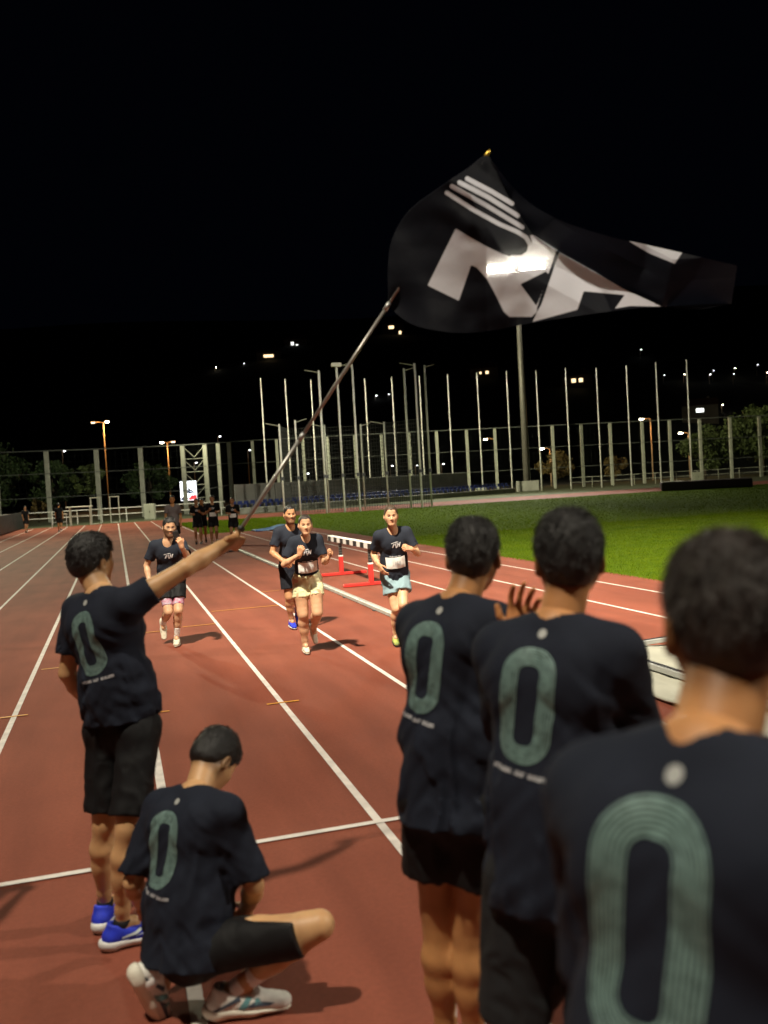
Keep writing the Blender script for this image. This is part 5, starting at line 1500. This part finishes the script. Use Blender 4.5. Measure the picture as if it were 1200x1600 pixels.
def build_flag():
    # outline and print drawn in centimetres of cloth: x to the fly, z up, tip of the staff at the origin
    K = 1420.0 / 4.25
    q = lambda pts: [((a - 760) / K, -(b - 243) / K) for a, b in pts]
    TOP = q([(607, 468), (606, 420), (613, 372), (640, 328), (690, 290), (730, 263), (758, 243), (772, 256), (800, 291), (832, 320), (880, 346), (950, 369), (1000, 380), (1070, 396), (1152, 415)])
    BOT = q([(609, 480), (632, 500), (660, 512), (715, 520), (770, 516), (828, 505), (900, 494), (965, 485), (1032, 479), (1085, 484), (1143, 474)])
    CREASE = q([(758, 243), (776, 268), (797, 308), (820, 348), (836, 372), (874, 394), (950, 436), (1036, 480), (1143, 474)])
    PRINT = [q([(712, 357), (735, 371), (760, 385), (785, 397), (806, 404), (820, 402), (829, 393), (832, 381), (828, 368), (833, 367), (871, 391), (858, 430), (838, 488), (831, 495), (796, 495), (787, 487), (775, 462), (761, 436), (745, 418), (736, 414), (717, 470), (668, 446)]),
             q([(874, 394), (925, 422), (973, 451), (1035, 479), (985, 478), (961, 482), (976, 461), (912, 455), (902, 484), (832, 503), (848, 470)]),
             q([(983, 377), (1009, 375), (1068, 392), (1054, 412), (1015, 396)])]
    HOLE = [q([(813, 444), (838, 478), (858, 430), (853, 424)]), q([(869, 392), (874, 394), (845, 478), (838, 484)])]
    def ribbon(pts, w):
        p = np.array(q(pts)); return p, w / K
    STR = [ribbon([(698, 301), (740, 328), (780, 350), (808, 362), (822, 371), (829, 383), (826, 395), (816, 402), (800, 402)], 3.4), ribbon([(706, 291), (760, 321), (816, 355)], 3.5), ribbon([(718, 285), (764, 309), (809, 337)], 3.6), ribbon([(730, 279), (768, 299), (800, 318)], 3.6)]
    ns, nt_ = 300, 110
    T = catmull(TOP, ns); B = catmull(BOT, ns)
    # spread the rows so that the columns stay near vertical
    ut = np.linspace(0, 1, nt_)
    G = B[:, None, :] * (1 - ut)[None, :, None] + T[:, None, :] * ut[None, :, None]
    P = G.reshape(-1, 2)
    cr = np.array(CREASE); d = np.min([seg_dist(P, cr[i], cr[i + 1]) for i in range(len(cr) - 1)], axis=0)
    zc = np.interp(P[:, 0], cr[:, 0], cr[:, 1]); up = P[:, 1] > zc; up &= P[:, 0] > 0
    x, z = P[:, 0], P[:, 1]
    left = np.clip((x + .47) / .47, 0, 1)
    dep1 = .10 - .30 * np.sin(np.pi * np.clip(left, 0, 1) * .62) * np.clip(d / .16, 0, 1) ** .6 + .05 * np.sin(x * 9 + z * 5)
    dep2 = .10 - .20 * np.clip(d / .22, 0, 1) ** .8 + .07 * np.sin(x * 7.5 - z * 6) * np.clip(d / .12, 0, 1)
    dep = np.where(up, dep2, dep1)
    tipw = np.exp(-((x ** 2 + z ** 2) / .12 ** 2)); dep = dep * (1 - tipw)
    lw = np.exp(-(((x + .455) ** 2 + (z + .70) ** 2) / .10 ** 2)); dep = dep * (1 - lw) + .06 * lw
    dep += .010 * vnoise(np.stack([x * 12, z * 12, x * 0], 1), 5) + .016 * np.sin((x * .8 + z * 1.5) * 26) * np.exp(-((x + .02) ** 2 + (z + .12) ** 2) / .05)
    wpt = lambda X, Z, Dp: V3(0, 0, CAM_H) + (R_AX[None] * ((X * K + 160) / 1420)[:, None] + U_AX[None] * ((557 + Z * K) / 1420)[:, None] + D_AX[None]) * (4.25 + Dp)[:, None]
    W3 = wpt(x, z, dep)
    sd = np.min([poly_sd(P, w) for w in PRINT], axis=0)
    for w in HOLE: sd = np.maximum(sd, -poly_sd(P, w))
    for p, w in STR:
        sd = np.minimum(sd, np.min([seg_dist(P, p[i], p[i + 1]) for i in range(len(p) - 1)], axis=0) - w)
    idx = np.arange(ns * nt_).reshape(ns, nt_)
    F = np.stack([idx[:-1, :-1], idx[1:, :-1], idx[1:, 1:], idx[:-1, 1:]], -1).reshape(-1, 4)
    # back layer: from the billowed edge round behind to the staff
    k = np.searchsorted(T[:, 0], 0.0); k = max(k, 20); m = 30
    edge = idx[:k, -1]; up_ = np.linspace(0, 1, k)
    pol = GRIP + (TIP - GRIP) * (.60 + .395 * up_)[:, None]
    E3 = W3[edge]; rows = []
    for i in range(1, m + 1):
        t = i / m; c = E3 * (1 - t) + pol * t + D_AX[None] * (.06 * math.sin(math.pi * t))
        rows.append(c)
    base = len(W3); Bk = np.concatenate(rows); bi = np.concatenate([edge[None], base + np.arange(m * k).reshape(m, k)])
    FB = np.stack([bi[:-1, :-1], bi[:-1, 1:], bi[1:, 1:], bi[1:, :-1]], -1).reshape(-1, 4)
    V = np.concatenate([W3, Bk]); F = np.concatenate([F, FB]); sd = np.concatenate([sd, np.full(len(Bk), .05)])
    o = empty('flag', tuple(GRIP)); tag(o, 'black flag with white letters and stripes billowing from a thin staff', 'flag')
    me = mesh_from('cloth', V - GRIP, F, flag_material(), True)
    a = me.attributes.new('print', 'FLOAT', 'POINT'); a.data.foreach_set('value', sd.astype(np.float32))
    link('cloth', me, o)
    g = GRIP * 0
    A0 = -POLE_U * .07; E = TIP - GRIP
    MB().tube([tuple(A0), tuple(E * .28)], .0098, 10).build('lower_staff', M['staff'], o, smooth=True)
    MB().tube([tuple(E * .275), tuple(E * .62)], .0082, 10).build('middle_staff', M['staff'], o, smooth=True)
    MB().tube([tuple(E * .615), tuple(E * .995)], .0066, 8).build('upper_staff', M['staff'], o, smooth=True)
    MB().tube([tuple(POLE_U * .055), tuple(POLE_U * .075)], .0165, 10).build('grip_end', M['black_paint'], o, smooth=True)
    for t in (.272, .612): MB().tube([tuple(E * (t - .008)), tuple(E * (t + .010))], .0115, 10).build('joint', M['alu'], o, smooth=True)
    MB().tube([tuple(E * .99), tuple(E * 1.0), tuple(E * 1.008), tuple(E * 1.014)], [.008, .012, .010, .004], 8).build('finial', M['brass'], o, smooth=True)
M['staff'] = mat('flag_staff', (.40, .39, .36), .35, .5)
M['brass'] = mat('brass', (.55, .36, .06), .35, .8)
build_flag()
